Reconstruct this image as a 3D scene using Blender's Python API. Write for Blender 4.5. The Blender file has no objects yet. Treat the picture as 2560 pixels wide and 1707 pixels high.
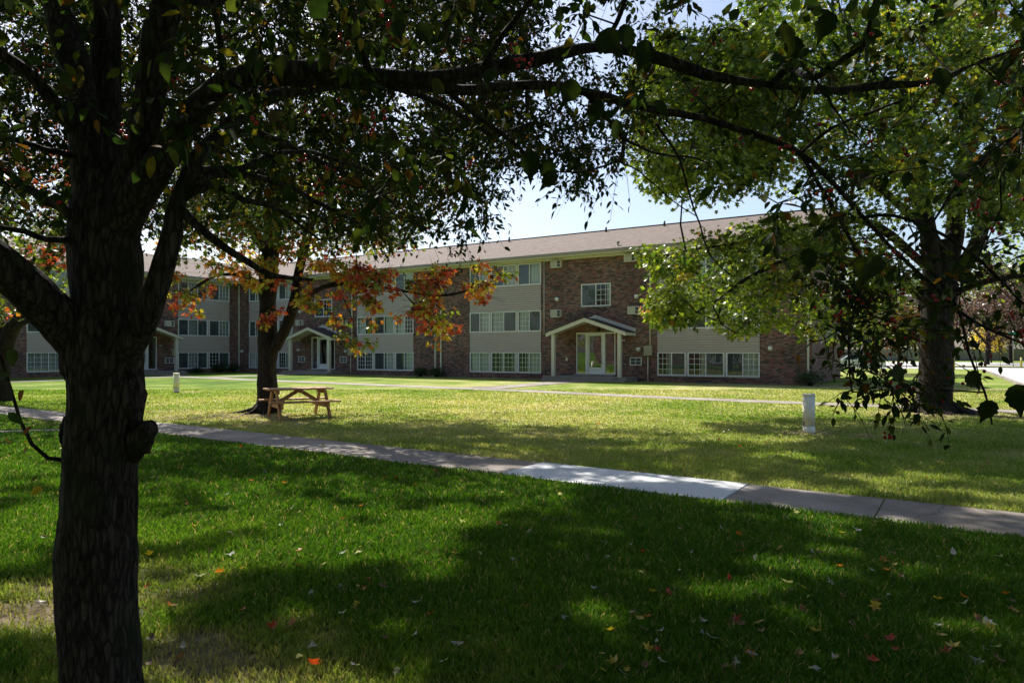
import bpy, math, random
import numpy as np
from mathutils import Vector, noise as mnoise
random.seed(7); rng = np.random.default_rng(11)
SC = bpy.context.scene; COL = SC.collection
F = 1706.7; CX = 1280.0; HY = 880.0; H = 1.65

def at(x, y, Z):
    return np.array([(x-CX)/F*Z, Z, H+(HY-y)/F*Z])
def ground(x, y):
    Z = H*F/(y-HY); return np.array([(x-CX)/F*Z, Z, 0.0])
def proj(P):
    P = np.asarray(P); Z = P[..., 1]
    return CX+F*P[..., 0]/Z, HY-F*(P[..., 2]-H)/Z

# ------------------------------------------------------------ materials
def mat(name):
    m = bpy.data.materials.new(name); m.use_nodes = True
    nt = m.node_tree; b = nt.nodes['Principled BSDF']
    return m, nt, b
def N(nt, t, **kw):
    n = nt.nodes.new(t)
    for k, v in kw.items():
        if k in n.inputs.keys(): n.inputs[k].default_value = v
        else: setattr(n, k, v)
    return n
def ramp(nt, fac, stops):
    r = nt.nodes.new('ShaderNodeValToRGB'); e = r.color_ramp.elements
    while len(e) < len(stops): e.new(0.5)
    for i, (p, c) in enumerate(stops):
        e[i].position = p; e[i].color = (*c, 1) if len(c) == 3 else c
    nt.links.new(fac, r.inputs['Fac']); return r
def bump(nt, h, b, strength=0.3, dist=0.01):
    n = N(nt, 'ShaderNodeBump', Strength=strength, Distance=dist)
    nt.links.new(h, n.inputs['Height']); nt.links.new(n.outputs['Normal'], b.inputs['Normal']); return n
def coords(nt, kind='Object', scale=(1, 1, 1)):
    t = nt.nodes.new('ShaderNodeTexCoord'); m = nt.nodes.new('ShaderNodeMapping')
    m.inputs['Scale'].default_value = scale
    nt.links.new(t.outputs[kind], m.inputs['Vector']); return m.outputs['Vector']
def mixc(nt, fac, a, b, mode='MIX'):
    m = nt.nodes.new('ShaderNodeMix'); m.data_type = 'RGBA'; m.blend_type = mode
    for s, v in ((m.inputs[0], fac), (m.inputs[6], a), (m.inputs[7], b)):
        if isinstance(v, (int, float)): s.default_value = v
        elif isinstance(v, tuple): s.default_value = (*v, 1)
        else: nt.links.new(v, s)
    return m.outputs[2]

def plain(name, col, rough=0.6, var=0.12, nscale=6.0, metallic=0.0, bmp=0.0):
    m, nt, b = mat(name); v = coords(nt)
    n = N(nt, 'ShaderNodeTexNoise', Scale=nscale, Detail=5.0, Roughness=0.6); nt.links.new(v, n.inputs['Vector'])
    lo = tuple(c*(1-var) for c in col); hi = tuple(min(1, c*(1+var)) for c in col)
    r = ramp(nt, n.outputs['Fac'], [(0.3, lo), (0.7, hi)])
    nt.links.new(r.outputs['Color'], b.inputs['Base Color'])
    b.inputs['Roughness'].default_value = rough; b.inputs['Metallic'].default_value = metallic
    if bmp: bump(nt, n.outputs['Fac'], b, bmp, 0.005)
    return m

def leaf_mat(name, transl=0.45, rough=0.45, spec=.35, glow=(1.25, 1.35, 0.6)):
    m, nt, b = mat(name)
    a = N(nt, 'ShaderNodeAttribute', attribute_name='col')
    v = coords(nt); n = N(nt, 'ShaderNodeTexNoise', Scale=30.0, Detail=2.0); nt.links.new(v, n.inputs['Vector'])
    r = ramp(nt, n.outputs['Fac'], [(0.3, (0.75, 0.75, 0.75)), (0.7, (1.2, 1.2, 1.2))])
    c = mixc(nt, 1.0, a.outputs['Color'], r.outputs['Color'], 'MULTIPLY')
    nt.links.new(c, b.inputs['Base Color']); b.inputs['Roughness'].default_value = rough
    b.inputs['Specular IOR Level'].default_value = spec
    t = nt.nodes.new('ShaderNodeBsdfTranslucent')
    c2 = mixc(nt, 1.0, c, glow, 'MULTIPLY'); nt.links.new(c2, t.inputs['Color'])
    mx = N(nt, 'ShaderNodeMixShader'); mx.inputs[0].default_value = transl
    out = nt.nodes['Material Output']
    nt.links.new(b.outputs[0], mx.inputs[1]); nt.links.new(t.outputs[0], mx.inputs[2]); nt.links.new(mx.outputs[0], out.inputs['Surface'])
    return m

def bark_mat(name, dark, light, scale=1.0, moss=None):
    m, nt, b = mat(name); v = coords(nt, scale=(9*scale, 9*scale, 2.2*scale))
    n = N(nt, 'ShaderNodeTexNoise', Scale=2.5, Detail=8.0, Roughness=0.65); nt.links.new(v, n.inputs['Vector'])
    w = N(nt, 'ShaderNodeTexVoronoi', Scale=3.0, feature='DISTANCE_TO_EDGE'); 
    mv = N(nt, 'ShaderNodeVectorMath', operation='ADD'); sc = N(nt, 'ShaderNodeVectorMath', operation='SCALE'); sc.inputs['Scale'].default_value = 0.5
    nt.links.new(n.outputs['Color'], sc.inputs[0]); nt.links.new(v, mv.inputs[0]); nt.links.new(sc.outputs[0], mv.inputs[1]); nt.links.new(mv.outputs[0], w.inputs['Vector'])
    r = ramp(nt, n.outputs['Fac'], [(0.3, dark), (0.72, light)])
    r2 = ramp(nt, w.outputs['Distance'], [(0.0, (0.35, 0.35, 0.35)), (0.16, (1, 1, 1))])
    c = mixc(nt, 1.0, r.outputs['Color'], r2.outputs['Color'], 'MULTIPLY')
    if moss:
        n2 = N(nt, 'ShaderNodeTexNoise', Scale=3.0, Detail=4.0); v2 = coords(nt, scale=(1.5, 1.5, 1.5)); nt.links.new(v2, n2.inputs['Vector'])
        r3 = ramp(nt, n2.outputs['Fac'], [(0.52, (0, 0, 0)), (0.68, (1, 1, 1))])
        c = mixc(nt, r3.outputs['Color'], c, moss)
    nt.links.new(c, b.inputs['Base Color']); b.inputs['Roughness'].default_value = 0.9
    b.inputs['Specular IOR Level'].default_value = 0.2
    ad = N(nt, 'ShaderNodeMath', operation='ADD'); nt.links.new(n.outputs['Fac'], ad.inputs[0]); nt.links.new(r2.outputs['Color'], ad.inputs[1])
    bump(nt, ad.outputs[0], b, 0.8, 0.02)
    return m

def brick_mat():
    m, nt, b = mat('brick'); t = nt.nodes.new('ShaderNodeUVMap'); t.uv_map = 'UVMap'
    br = N(nt, 'ShaderNodeTexBrick', Scale=1.0)
    br.inputs['Brick Width'].default_value = 0.215; br.inputs['Row Height'].default_value = 0.075
    br.inputs['Mortar Size'].default_value = 0.007; br.inputs['Mortar Smooth'].default_value = 0.3
    br.inputs['Color1'].default_value = (0, 0, 0, 1); br.inputs['Color2'].default_value = (1, 1, 1, 1); br.inputs['Mortar'].default_value = (0.5, 0.5, 0.5, 1)
    br.offset = 0.5
    nt.links.new(t.outputs[0], br.inputs['Vector'])
    mp = nt.nodes.new('ShaderNodeMapping'); mp.inputs['Scale'].default_value = (4.2, 15, 1); nt.links.new(t.outputs[0], mp.inputs['Vector'])
    n = N(nt, 'ShaderNodeTexNoise', Scale=1.0, Detail=3.0, Roughness=0.7); nt.links.new(mp.outputs[0], n.inputs['Vector'])
    nb = N(nt, 'ShaderNodeTexNoise', Scale=0.6, Detail=3.0); nt.links.new(t.outputs[0], nb.inputs['Vector'])
    a = N(nt, 'ShaderNodeMath', operation='MULTIPLY_ADD'); nt.links.new(n.outputs['Fac'], a.inputs[0]); a.inputs[1].default_value = 0.34
    bw = nt.nodes.new('ShaderNodeRGBToBW'); nt.links.new(br.outputs['Color'], bw.inputs[0])
    a2 = N(nt, 'ShaderNodeMath', operation='MULTIPLY'); nt.links.new(bw.outputs[0], a2.inputs[0]); a2.inputs[1].default_value = 0.78; nt.links.new(a2.outputs[0], a.inputs[2])
    r = ramp(nt, a.outputs[0], [(0.28, (0.07, 0.055, 0.05)), (0.42, (0.15, 0.11, 0.088)), (0.53, (0.22, 0.125, 0.10)), (0.62, (0.34, 0.095, 0.065)), (0.72, (0.22, 0.15, 0.13)), (0.9, (0.32, 0.21, 0.17))])
    r.color_ramp.elements[5].position = 0.92
    c = mixc(nt, br.outputs['Fac'], r.outputs['Color'], (0.19, 0.175, 0.155))
    rb = ramp(nt, nb.outputs['Fac'], [(0.35, (0.62, 0.58, 0.58)), (0.65, (.98, .90, .88))])
    c = mixc(nt, 1.0, c, rb.outputs['Color'], 'MULTIPLY')
    nt.links.new(c, b.inputs['Base Color']); b.inputs['Roughness'].default_value = 0.9
    inv = N(nt, 'ShaderNodeMath', operation='SUBTRACT'); inv.inputs[0].default_value = 1; nt.links.new(br.outputs['Fac'], inv.inputs[1])
    bump(nt, inv.outputs[0], b, 0.5, 0.008)
    return m

def shingle_mat(name, c1, c2):
    m, nt, b = mat(name); t = nt.nodes.new('ShaderNodeUVMap'); t.uv_map = 'UVMap'
    br = N(nt, 'ShaderNodeTexBrick', Scale=1.0)
    br.inputs['Brick Width'].default_value = 0.28; br.inputs['Row Height'].default_value = 0.14
    br.inputs['Mortar Size'].default_value = 0.006
    br.inputs['Color1'].default_value = (*c1, 1); br.inputs['Color2'].default_value = (*c2, 1); br.inputs['Mortar'].default_value = (*[x*.5 for x in c1], 1)
    nt.links.new(t.outputs[0], br.inputs['Vector'])
    n = N(nt, 'ShaderNodeTexNoise', Scale=3.0, Detail=6.0, Roughness=0.7); nt.links.new(t.outputs[0], n.inputs['Vector'])
    r = ramp(nt, n.outputs['Fac'], [(0.3, (0.75, 0.75, 0.75)), (0.7, (1.2, 1.2, 1.2))])
    c = mixc(nt, 1.0, br.outputs['Color'], r.outputs['Color'], 'MULTIPLY')
    nt.links.new(c, b.inputs['Base Color']); b.inputs['Roughness'].default_value = 0.95
    bump(nt, n.outputs['Fac'], b, 0.3, 0.01)
    return m

def glass_mat(name='window_glass', refl=.065):
    m, nt, b = mat(name); nt.nodes.remove(b)
    g = N(nt, 'ShaderNodeBsdfGlossy', Roughness=0.015); g.inputs['Color'].default_value = (0.9, 0.95, 0.95, 1)
    t = N(nt, 'ShaderNodeBsdfTransparent'); t.inputs['Color'].default_value = (0.82, 0.86, 0.85, 1)
    v = coords(nt); n = N(nt, 'ShaderNodeTexNoise', Scale=0.7, Detail=1.0); nt.links.new(v, n.inputs['Vector'])
    bp = N(nt, 'ShaderNodeBump', Strength=0.25, Distance=0.02); nt.links.new(n.outputs['Fac'], bp.inputs['Height']); nt.links.new(bp.outputs[0], g.inputs['Normal'])
    lw = N(nt, 'ShaderNodeLayerWeight', Blend=0.5); pw = N(nt, 'ShaderNodeMath', operation='POWER'); nt.links.new(lw.outputs['Facing'], pw.inputs[0]); pw.inputs[1].default_value = 4.0
    ad = N(nt, 'ShaderNodeMath', operation='MULTIPLY_ADD', use_clamp=True); nt.links.new(pw.outputs[0], ad.inputs[0]); ad.inputs[1].default_value = .7; ad.inputs[2].default_value = refl
    mx = N(nt, 'ShaderNodeMixShader'); nt.links.new(ad.outputs[0], mx.inputs[0])
    nt.links.new(t.outputs[0], mx.inputs[1]); nt.links.new(g.outputs[0], mx.inputs[2]); nt.links.new(mx.outputs[0], nt.nodes['Material Output'].inputs['Surface'])
    return m

def concrete_mat(name, c1, c2, cracks=False):
    m, nt, b = mat(name); v = coords(nt)
    n = N(nt, 'ShaderNodeTexNoise', Scale=1.3, Detail=7.0, Roughness=0.65); nt.links.new(v, n.inputs['Vector'])
    n2 = N(nt, 'ShaderNodeTexNoise', Scale=70.0, Detail=3.0, Roughness=0.8); nt.links.new(v, n2.inputs['Vector'])
    r = ramp(nt, n.outputs['Fac'], [(0.3, c1), (0.7, c2)])
    r2 = ramp(nt, n2.outputs['Fac'], [(0.3, (0.72, 0.72, 0.72)), (0.7, (1.15, 1.15, 1.15))])
    c = mixc(nt, 1.0, r.outputs['Color'], r2.outputs['Color'], 'MULTIPLY')
    if cracks:
        vo = N(nt, 'ShaderNodeTexVoronoi', Scale=.42, feature='DISTANCE_TO_EDGE'); ad = N(nt, 'ShaderNodeVectorMath', operation='ADD'); sc = N(nt, 'ShaderNodeVectorMath', operation='SCALE'); sc.inputs['Scale'].default_value = .5
        nt.links.new(n.outputs['Color'], sc.inputs[0]); nt.links.new(v, ad.inputs[0]); nt.links.new(sc.outputs[0], ad.inputs[1]); nt.links.new(ad.outputs[0], vo.inputs['Vector'])
        rc = ramp(nt, vo.outputs['Distance'], [(0.0, (0.3, 0.28, 0.25)), (0.006, (1, 1, 1))]); c = mixc(nt, .8, c, rc.outputs['Color'], 'MULTIPLY')
        n3 = N(nt, 'ShaderNodeTexNoise', Scale=.55, Detail=5.0, Roughness=.7); nt.links.new(v, n3.inputs['Vector']); rs = ramp(nt, n3.outputs['Fac'], [(0.38, (0.62, 0.6, 0.56)), (0.6, (1.08, 1.08, 1.08))]); c = mixc(nt, 1.0, c, rs.outputs['Color'], 'MULTIPLY')
    nt.links.new(c, b.inputs['Base Color']); b.inputs['Roughness'].default_value = 0.9
    bump(nt, n2.outputs['Fac'], b, 0.4, 0.003)
    return m

def wood_mat():
    m, nt, b = mat('stained_wood'); v = coords(nt, scale=(2, 14, 14))
    n = N(nt, 'ShaderNodeTexNoise', Scale=2.0, Detail=6.0, Roughness=0.6, Distortion=0.6); nt.links.new(v, n.inputs['Vector'])
    r = ramp(nt, n.outputs['Fac'], [(0.3, (0.24, 0.105, 0.035)), (0.5, (0.40, 0.19, 0.065)), (0.72, (0.50, 0.26, 0.10))])
    nt.links.new(r.outputs['Color'], b.inputs['Base Color']); b.inputs['Roughness'].default_value = 0.6
    bump(nt, n.outputs['Fac'], b, 0.3, 0.003); return m

def lawn_mat():
    m, nt, b = mat('lawn'); v = coords(nt)
    a = N(nt, 'ShaderNodeAttribute', attribute_name='dry'); d = N(nt, 'ShaderNodeAttribute', attribute_name='dirt')
    n = N(nt, 'ShaderNodeTexNoise', Scale=9.0, Detail=8.0, Roughness=0.75); nt.links.new(v, n.inputs['Vector'])
    n2 = N(nt, 'ShaderNodeTexNoise', Scale=1.1, Detail=5.0, Roughness=0.6); nt.links.new(v, n2.inputs['Vector'])
    s = N(nt, 'ShaderNodeMath', operation='MULTIPLY_ADD'); nt.links.new(n.outputs['Fac'], s.inputs[0]); s.inputs[1].default_value = 0.55; nt.links.new(a.outputs['Fac'], s.inputs[2])
    s2 = N(nt, 'ShaderNodeMath', operation='MULTIPLY_ADD'); nt.links.new(n2.outputs['Fac'], s2.inputs[0]); s2.inputs[1].default_value = 0.5; nt.links.new(s.outputs[0], s2.inputs[2])
    s3 = N(nt, 'ShaderNodeMath', operation='SUBTRACT'); nt.links.new(s2.outputs[0], s3.inputs[0]); s3.inputs[1].default_value = 0.52
    r = ramp(nt, s3.outputs[0], [(0.0, (0.06, 0.12, 0.015)), (0.3, (0.15, 0.215, 0.03)), (0.6, (0.36, 0.35, 0.14)), (1.0, (0.54, 0.48, 0.26))])
    rd = ramp(nt, n.outputs['Fac'], [(0.3, (0.12, 0.085, 0.055)), (0.7, (0.38, 0.30, 0.21))])
    c = mixc(nt, d.outputs['Fac'], r.outputs['Color'], rd.outputs['Color'])
    nt.links.new(c, b.inputs['Base Color']); b.inputs['Roughness'].default_value = 1.0; b.inputs['Specular IOR Level'].default_value = 0.1
    bump(nt, n.outputs['Fac'], b, 1.0, 0.06); return m

def blade_mat():
    m = leaf_mat('grass_blade', 0.4, 0.6, .2); return m

M = {}
M['brick'] = brick_mat(); M['glass'] = glass_mat(); M['door_glass'] = glass_mat('door_glass', .19)
M['roof'] = shingle_mat('roof_shingle', (0.11, 0.08, 0.066), (0.165, 0.127, 0.107))
M['dark_roof'] = shingle_mat('dark_shingle', (0.035, 0.028, 0.028), (0.06, 0.045, 0.045))
M['siding'] = plain('siding', (0.49, 0.425, 0.37), 0.6, 0.05, 2.0)
M['white'] = plain('white_trim', (0.74, 0.76, 0.76), 0.45, 0.05, 2.0)
M['cream'] = plain('cream_trim', (0.60, 0.58, 0.49), 0.55, 0.06, 2.0)
M['tan'] = plain('tan_metal', (0.36, 0.33, 0.24), 0.5, 0.08, 3.0)
M['gutter'] = plain('gutter_metal', (0.30, 0.28, 0.24), 0.5, 0.1, 3.0)
M['dark'] = plain('dark_room', (0.02, 0.022, 0.025), 0.9, 0.3, 2.0)  # near-black colour stands in for the shade of unlit rooms
M['screen'] = plain('window_screen', (0.075, 0.085, 0.09), 0.9, 0.12, 1.0)
M['blind'] = plain('vertical_blind', (0.62, 0.66, 0.60), 0.8, 0.1, 1.5)
M['black'] = plain('black_metal', (0.02, 0.02, 0.02), 0.5)
M['navy'] = plain('navy_plaque', (0.012, 0.014, 0.05), 0.4)
M['wood'] = wood_mat()
M['conc'] = concrete_mat('old_concrete', (0.22, 0.19, 0.165), (0.34, 0.30, 0.27), True)
M['conc_new'] = concrete_mat('new_concrete', (0.56, 0.57, 0.58), (0.64, 0.65, 0.66))
M['slab'] = concrete_mat('porch_concrete', (0.20, 0.18, 0.155), (0.32, 0.29, 0.25))
M['road'] = concrete_mat('pale_road', (0.38, 0.37, 0.36), (0.46, 0.45, 0.44))
M['lawn'] = lawn_mat(); M['blade'] = blade_mat()
M['leaf'] = leaf_mat('tree_leaf', 0.44, 0.36, .5, (1.4, 1.5, .5)); M['crab_leaf'] = leaf_mat('crabapple_leaf', 0.28, 0.6, .12)
M['bark_dark'] = bark_mat('dark_bark', (0.012, 0.010, 0.008), (0.11, 0.09, 0.074), 1.6, (0.03, 0.035, 0.015))
M['bark'] = bark_mat('grey_bark', (0.013, 0.010, 0.008), (0.058, 0.046, 0.036), 0.7)
M['berry'] = plain('red_berry', (0.42, 0.015, 0.02), 0.25, 0.3, 30)
M['post'] = plain('pale_plastic', (0.80, 0.75, 0.62), 0.5, 0.12, 5.0)
M['car'] = plain('car_paint', (0.7, 0.72, 0.74), 0.2, 0.02, 2.0)
M['car_glass'] = plain('car_glass', (0.03, 0.045, 0.06), 0.05, 0.1, 2.0)
M['tyre'] = plain('tyre_rubber', (0.015, 0.015, 0.015), 0.9)
M['yellow'] = plain('yellow_paint', (0.65, 0.48, 0.06), 0.5, 0.1, 4)
M['green_sign'] = plain('green_sign', (0.01, 0.22, 0.16), 0.4)
M['steel'] = plain('grey_steel', (0.3, 0.3, 0.3), 0.4, 0.1, 5, 0.6)
M['wall'] = plain('block_wall', (0.24, 0.22, 0.205), 0.95, 0.15, 0.8)

# ------------------------------------------------------------ mesh building
class MB:
    def __init__(s): s.v = []; s.f = []; s.uv = []; s.smooth = []
    def face(s, pts, uv=None, smooth=False):
        i = len(s.v); s.v += [tuple(map(float, p)) for p in pts]; s.f.append(tuple(range(i, i+len(pts))))
        if uv is None: uv = [(p[0], p[1]) for p in pts]
        s.uv += [tuple(map(float, u)) for u in uv]; s.smooth.append(smooth)
    def box(s, fr, u0, u1, w0, w1, z0, z1, skip=''):
        P = fr.P
        q = lambda a, t: s.face([P(*x) for x in a], t)
        if 'f' not in skip: q([(u0, w1, z0), (u1, w1, z0), (u1, w1, z1), (u0, w1, z1)], [(u0, z0), (u1, z0), (u1, z1), (u0, z1)])
        if 'b' not in skip: q([(u1, w0, z0), (u0, w0, z0), (u0, w0, z1), (u1, w0, z1)], [(u1, z0), (u0, z0), (u0, z1), (u1, z1)])
        if 'l' not in skip: q([(u0, w0, z0), (u0, w1, z0), (u0, w1, z1), (u0, w0, z1)], [(w0, z0), (w1, z0), (w1, z1), (w0, z1)])
        if 'r' not in skip: q([(u1, w1, z0), (u1, w0, z0), (u1, w0, z1), (u1, w1, z1)], [(w1, z0), (w0, z0), (w0, z1), (w1, z1)])
        if 't' not in skip: q([(u0, w1, z1), (u1, w1, z1), (u1, w0, z1), (u0, w0, z1)], [(u0, w1), (u1, w1), (u1, w0), (u0, w0)])
        if 'd' not in skip: q([(u0, w0, z0), (u1, w0, z0), (u1, w1, z0), (u0, w1, z0)], [(u0, w0), (u1, w0), (u1, w1), (u0, w1)])
    def beam(s, a, b, wid, thk, up=(0, 0, 1)):
        a = Vector(a); b = Vector(b); d = (b-a).normalized(); up = Vector(up)
        x = d.cross(up)
        if x.length < 1e-4: x = d.cross(Vector((1, 0, 0)))
        x.normalize(); y = x.cross(d).normalized(); x *= wid/2; y *= thk/2
        c = [a-x-y, a+x-y, a+x+y, a-x+y, b-x-y, b+x-y, b+x+y, b-x+y]
        for q in ((0, 3, 2, 1), (4, 5, 6, 7), (0, 1, 5, 4), (1, 2, 6, 5), (2, 3, 7, 6), (3, 0, 4, 7)): s.face([c[i] for i in q])
    def tube(s, pts, rad, n=8, cap=True):
        pts = [np.array(p, float) for p in pts]
        if isinstance(rad, (int, float)): rad = [rad]*len(pts)
        base = len(s.v); prev = None
        for i, p in enumerate(pts):
            d = pts[min(i+1, len(pts)-1)]-pts[max(i-1, 0)]; L = np.linalg.norm(d); d = d/L if L > 1e-9 else np.array([0, 0, 1.])
            if prev is None:
                a = np.array([1., 0, 0]) if abs(d[0]) < 0.8 else np.array([0, 1., 0]); x = np.cross(d, a)
            else: x = prev-d*np.dot(prev, d)
            x /= max(np.linalg.norm(x), 1e-9); prev = x; y = np.cross(d, x)
            for k in range(n):
                t = 2*math.pi*k/n; s.v.append(tuple(p+rad[i]*(math.cos(t)*x+math.sin(t)*y)))
        for i in range(len(pts)-1):
            for k in range(n):
                k2 = (k+1) % n
                s.f.append((base+i*n+k, base+i*n+k2, base+(i+1)*n+k2, base+(i+1)*n+k)); s.uv += [(k/n, i), ((k+1)/n, i), ((k+1)/n, i+1), (k/n, i+1)]; s.smooth.append(True)
        if cap and n > 3:
            s.f.append(tuple(base+(len(pts)-1)*n+k for k in range(n))); s.uv += [(0, 0)]*n; s.smooth.append(False)
            s.f.append(tuple(base+n-1-k for k in range(n))); s.uv += [(0, 0)]*n; s.smooth.append(False)
    def build(s, name, m, parent=None, kind=None, bevel=0):
        me = bpy.data.meshes.new(name)
        off = np.array(parent_world(parent)) if parent else np.zeros(3)
        me.from_pydata([tuple(np.array(v)-off) for v in s.v], [], s.f)
        uvl = me.uv_layers.new(name='UVMap'); uvl.data.foreach_set('uv', np.array(s.uv, dtype=np.float32).ravel())
        me.polygons.foreach_set('use_smooth', s.smooth); me.materials.append(m); me.update()
        o = bpy.data.objects.new(name, me); COL.objects.link(o)
        if parent: o.parent = parent
        if kind: o['kind'] = kind
        if bevel:
            b = o.modifiers.new('bevel', 'BEVEL'); b.width = bevel; b.segments = 2; b.limit_method = 'ANGLE'
        return o
def parent_world(o):
    p = np.zeros(3)
    while o: p += np.array(o.location); o = o.parent
    return p
class Frame:
    def __init__(s, O, d, n): s.O = np.array([O[0], O[1], 0.]); s.d = np.array([d[0], d[1], 0.]); s.n = np.array([n[0], n[1], 0.])
    def P(s, u, w, z): return s.O+s.d*u+s.n*w+np.array([0, 0, z])
def tag(o, label, cat, group=None, kind=None):
    if label: o['label'] = label
    if cat: o['category'] = cat
    if group: o['group'] = group
    if kind: o['kind'] = kind
    return o
def empty(name, loc, label, cat, group=None):
    o = bpy.data.objects.new(name, None); COL.objects.link(o); o.location = tuple(map(float, loc)); o.empty_display_size = 0.3
    return tag(o, label, cat, group)
def np_mesh(name, verts, loops, totals, m, parent=None, cols=None, smooth=False):
    me = bpy.data.meshes.new(name); off = parent_world(parent) if parent else np.zeros(3)
    verts = np.asarray(verts, dtype=np.float32)-off.astype(np.float32)
    me.vertices.add(len(verts)); me.vertices.foreach_set('co', verts.ravel())
    totals = np.asarray(totals, dtype=np.int32); me.loops.add(len(loops)); me.loops.foreach_set('vertex_index', np.asarray(loops, dtype=np.int32))
    me.polygons.add(len(totals)); st = np.concatenate([[0], np.cumsum(totals)[:-1]]).astype(np.int32)
    me.polygons.foreach_set('loop_start', st); me.polygons.foreach_set('loop_total', totals)
    if cols is not None:
        a = me.attributes.new('col', 'FLOAT_COLOR', 'FACE'); c = np.ones((len(totals), 4), np.float32); c[:, :3] = cols; a.data.foreach_set('color', c.ravel())
    me.update(calc_edges=True); me.validate()
    if smooth: me.polygons.foreach_set('use_smooth', [True]*len(totals))
    me.materials.append(m); o = bpy.data.objects.new(name, me); COL.objects.link(o)
    if parent: o.parent = parent
    return o
def norm(a): return a/np.maximum(np.linalg.norm(a, axis=-1, keepdims=True), 1e-9)
# leaf templates: (verts in side/axis/normal, faces)
T_MAPLE = (np.array([[0, 0, 0], [.42, .12, .06], [.22, .36, 0], [.5, .62, .08], [.17, .58, 0], [0, 1.0, .1], [-.17, .58, 0], [-.5, .62, .08], [-.22, .36, 0], [-.42, .12, .06], [0, .35, -.06]]),
           [(0, 1, 2, 10), (10, 2, 3, 4), (10, 4, 5, 6), (10, 6, 7, 8), (10, 8, 9, 0)])
T_SIMPLE = (np.array([[0, 0, 0], [.3, .3, .05], [.45, .7, .1], [0, 1., .05], [-.45, .7, .1], [-.3, .3, .05]]), [(0, 1, 2, 3), (0, 3, 4, 5)])
T_OVAL = (np.array([[0, 0, 0], [.20, .22, .06], [.25, .5, .05], [.15, .8, .0], [0, 1.05, -.08], [-.15, .8, .0], [-.25, .5, .05], [-.20, .22, .06], [0, .25, -.01], [0, .55, -.03]]),
          [(0, 1, 2, 9), (0, 9, 6, 7), (9, 2, 3, 4), (9, 4, 5, 6)])
def leaves(name, P, axis, nrm, size, cols, tmpl, m, parent=None):
    T, fs = tmpl; n = len(P); axis = norm(axis); side = norm(np.cross(axis, nrm)); nn = np.cross(side, axis)
    s = size[:, None, None]
    V = P[:, None, :]+s*(T[None, :, 0:1]*side[:, None, :]+T[None, :, 1:2]*axis[:, None, :]+T[None, :, 2:3]*nn[:, None, :])
    fl = np.concatenate([np.array(f) for f in fs]); k = len(T)
    loops = (np.arange(n)[:, None]*k+fl[None, :]).ravel(); tot = np.tile([len(f) for f in fs], n)
    return np_mesh(name, V.reshape(-1, 3), loops, tot, m, parent, np.repeat(cols, len(fs), axis=0))
def inpoly(x, y, poly):
    r = np.zeros(len(x), bool); n = len(poly)
    for i in range(n):
        x0, y0 = poly[i]; x1, y1 = poly[(i+1) % n]
        if y0 == y1: continue
        c = ((y0 > y) != (y1 > y)) & (x < (x1-x0)*(y-y0)/(y1-y0)+x0); r ^= c
    return r
_lat = rng.random((256, 256))
def vn(x, y, s=1.0):
    x = np.asarray(x)/s+1000; y = np.asarray(y)/s+1000; xi = np.floor(x).astype(int); yi = np.floor(y).astype(int); fx = x-xi; fy = y-yi
    fx = fx*fx*(3-2*fx); fy = fy*fy*(3-2*fy); L = lambda a, b: _lat[a % 256, b % 256]
    return (L(xi, yi)*(1-fx)+L(xi+1, yi)*fx)*(1-fy)+(L(xi, yi+1)*(1-fx)+L(xi+1, yi+1)*fx)*fy
GRASS_N1 = 420000; GRASS_N2 = 260000; SHADE_N = 1000; HIGH_N = 2600; TN = 1.0; LK = 1.0
# ------------------------------------------------------------ apartment building
D_ = np.array([-.849, .528]); N_ = np.array([-.528, -.849])
FM = Frame((10.5, 36.6), D_, N_)                                   # main front, u runs to the left
UC = 39.4; cor = FM.P(UC, 0, 0)
FW = Frame(cor, N_, -D_)                                           # left wing, u runs towards the street side of the court
def tu(x, fr=None, w=0.0):
    fr = fr or FM; O = fr.O+fr.n*w; r = (x-CX)/F
    return (O[0]-r*O[1])/(r*fr.d[1]-fr.d[0])
def tz(x, y, fr=None, w=0.0):
    fr = fr or FM; u = tu(x, fr, w); P = fr.P(u, w, 0); return H+(HY-y)/F*P[1]
Z1, Z2, Z3 = (0.36, 1.64), (2.93, 4.22), (5.83, 7.17); ZE = 7.36
def wall_holes(mb, fr, u0, u1, z0, z1, holes, depth=0.12, w=0.0):
    us = sorted(set([u0, u1]+[h[0] for h in holes]+[h[1] for h in holes])); zs = sorted(set([z0, z1]+[h[2] for h in holes]+[h[3] for h in holes]))
    for a, b in zip(us[:-1], us[1:]):
        for c, d in zip(zs[:-1], zs[1:]):
            if any(h[0] <= (a+b)/2 <= h[1] and h[2] <= (c+d)/2 <= h[3] for h in holes): continue
            mb.face([fr.P(a, w, c), fr.P(b, w, c), fr.P(b, w, d), fr.P(a, w, d)], [(a, c), (b, c), (b, d), (a, d)])
    for h in holes:
        a, b, c, d = h; e = w-depth
        mb.face([fr.P(a, w, c), fr.P(a, e, c), fr.P(a, e, d), fr.P(a, w, d)], [(0, c), (depth, c), (depth, d), (0, d)])
        mb.face([fr.P(b, e, c), fr.P(b, w, c), fr.P(b, w, d), fr.P(b, e, d)], [(0, c), (depth, c), (depth, d), (0, d)])
        mb.face([fr.P(a, w, c), fr.P(b, w, c), fr.P(b, e, c), fr.P(a, e, c)], [(a, 0), (b, 0), (b, depth), (a, depth)])
        mb.face([fr.P(a, e, d), fr.P(b, e, d), fr.P(b, w, d), fr.P(a, w, d)], [(a, 0), (b, 0), (b, depth), (a, depth)])
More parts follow.
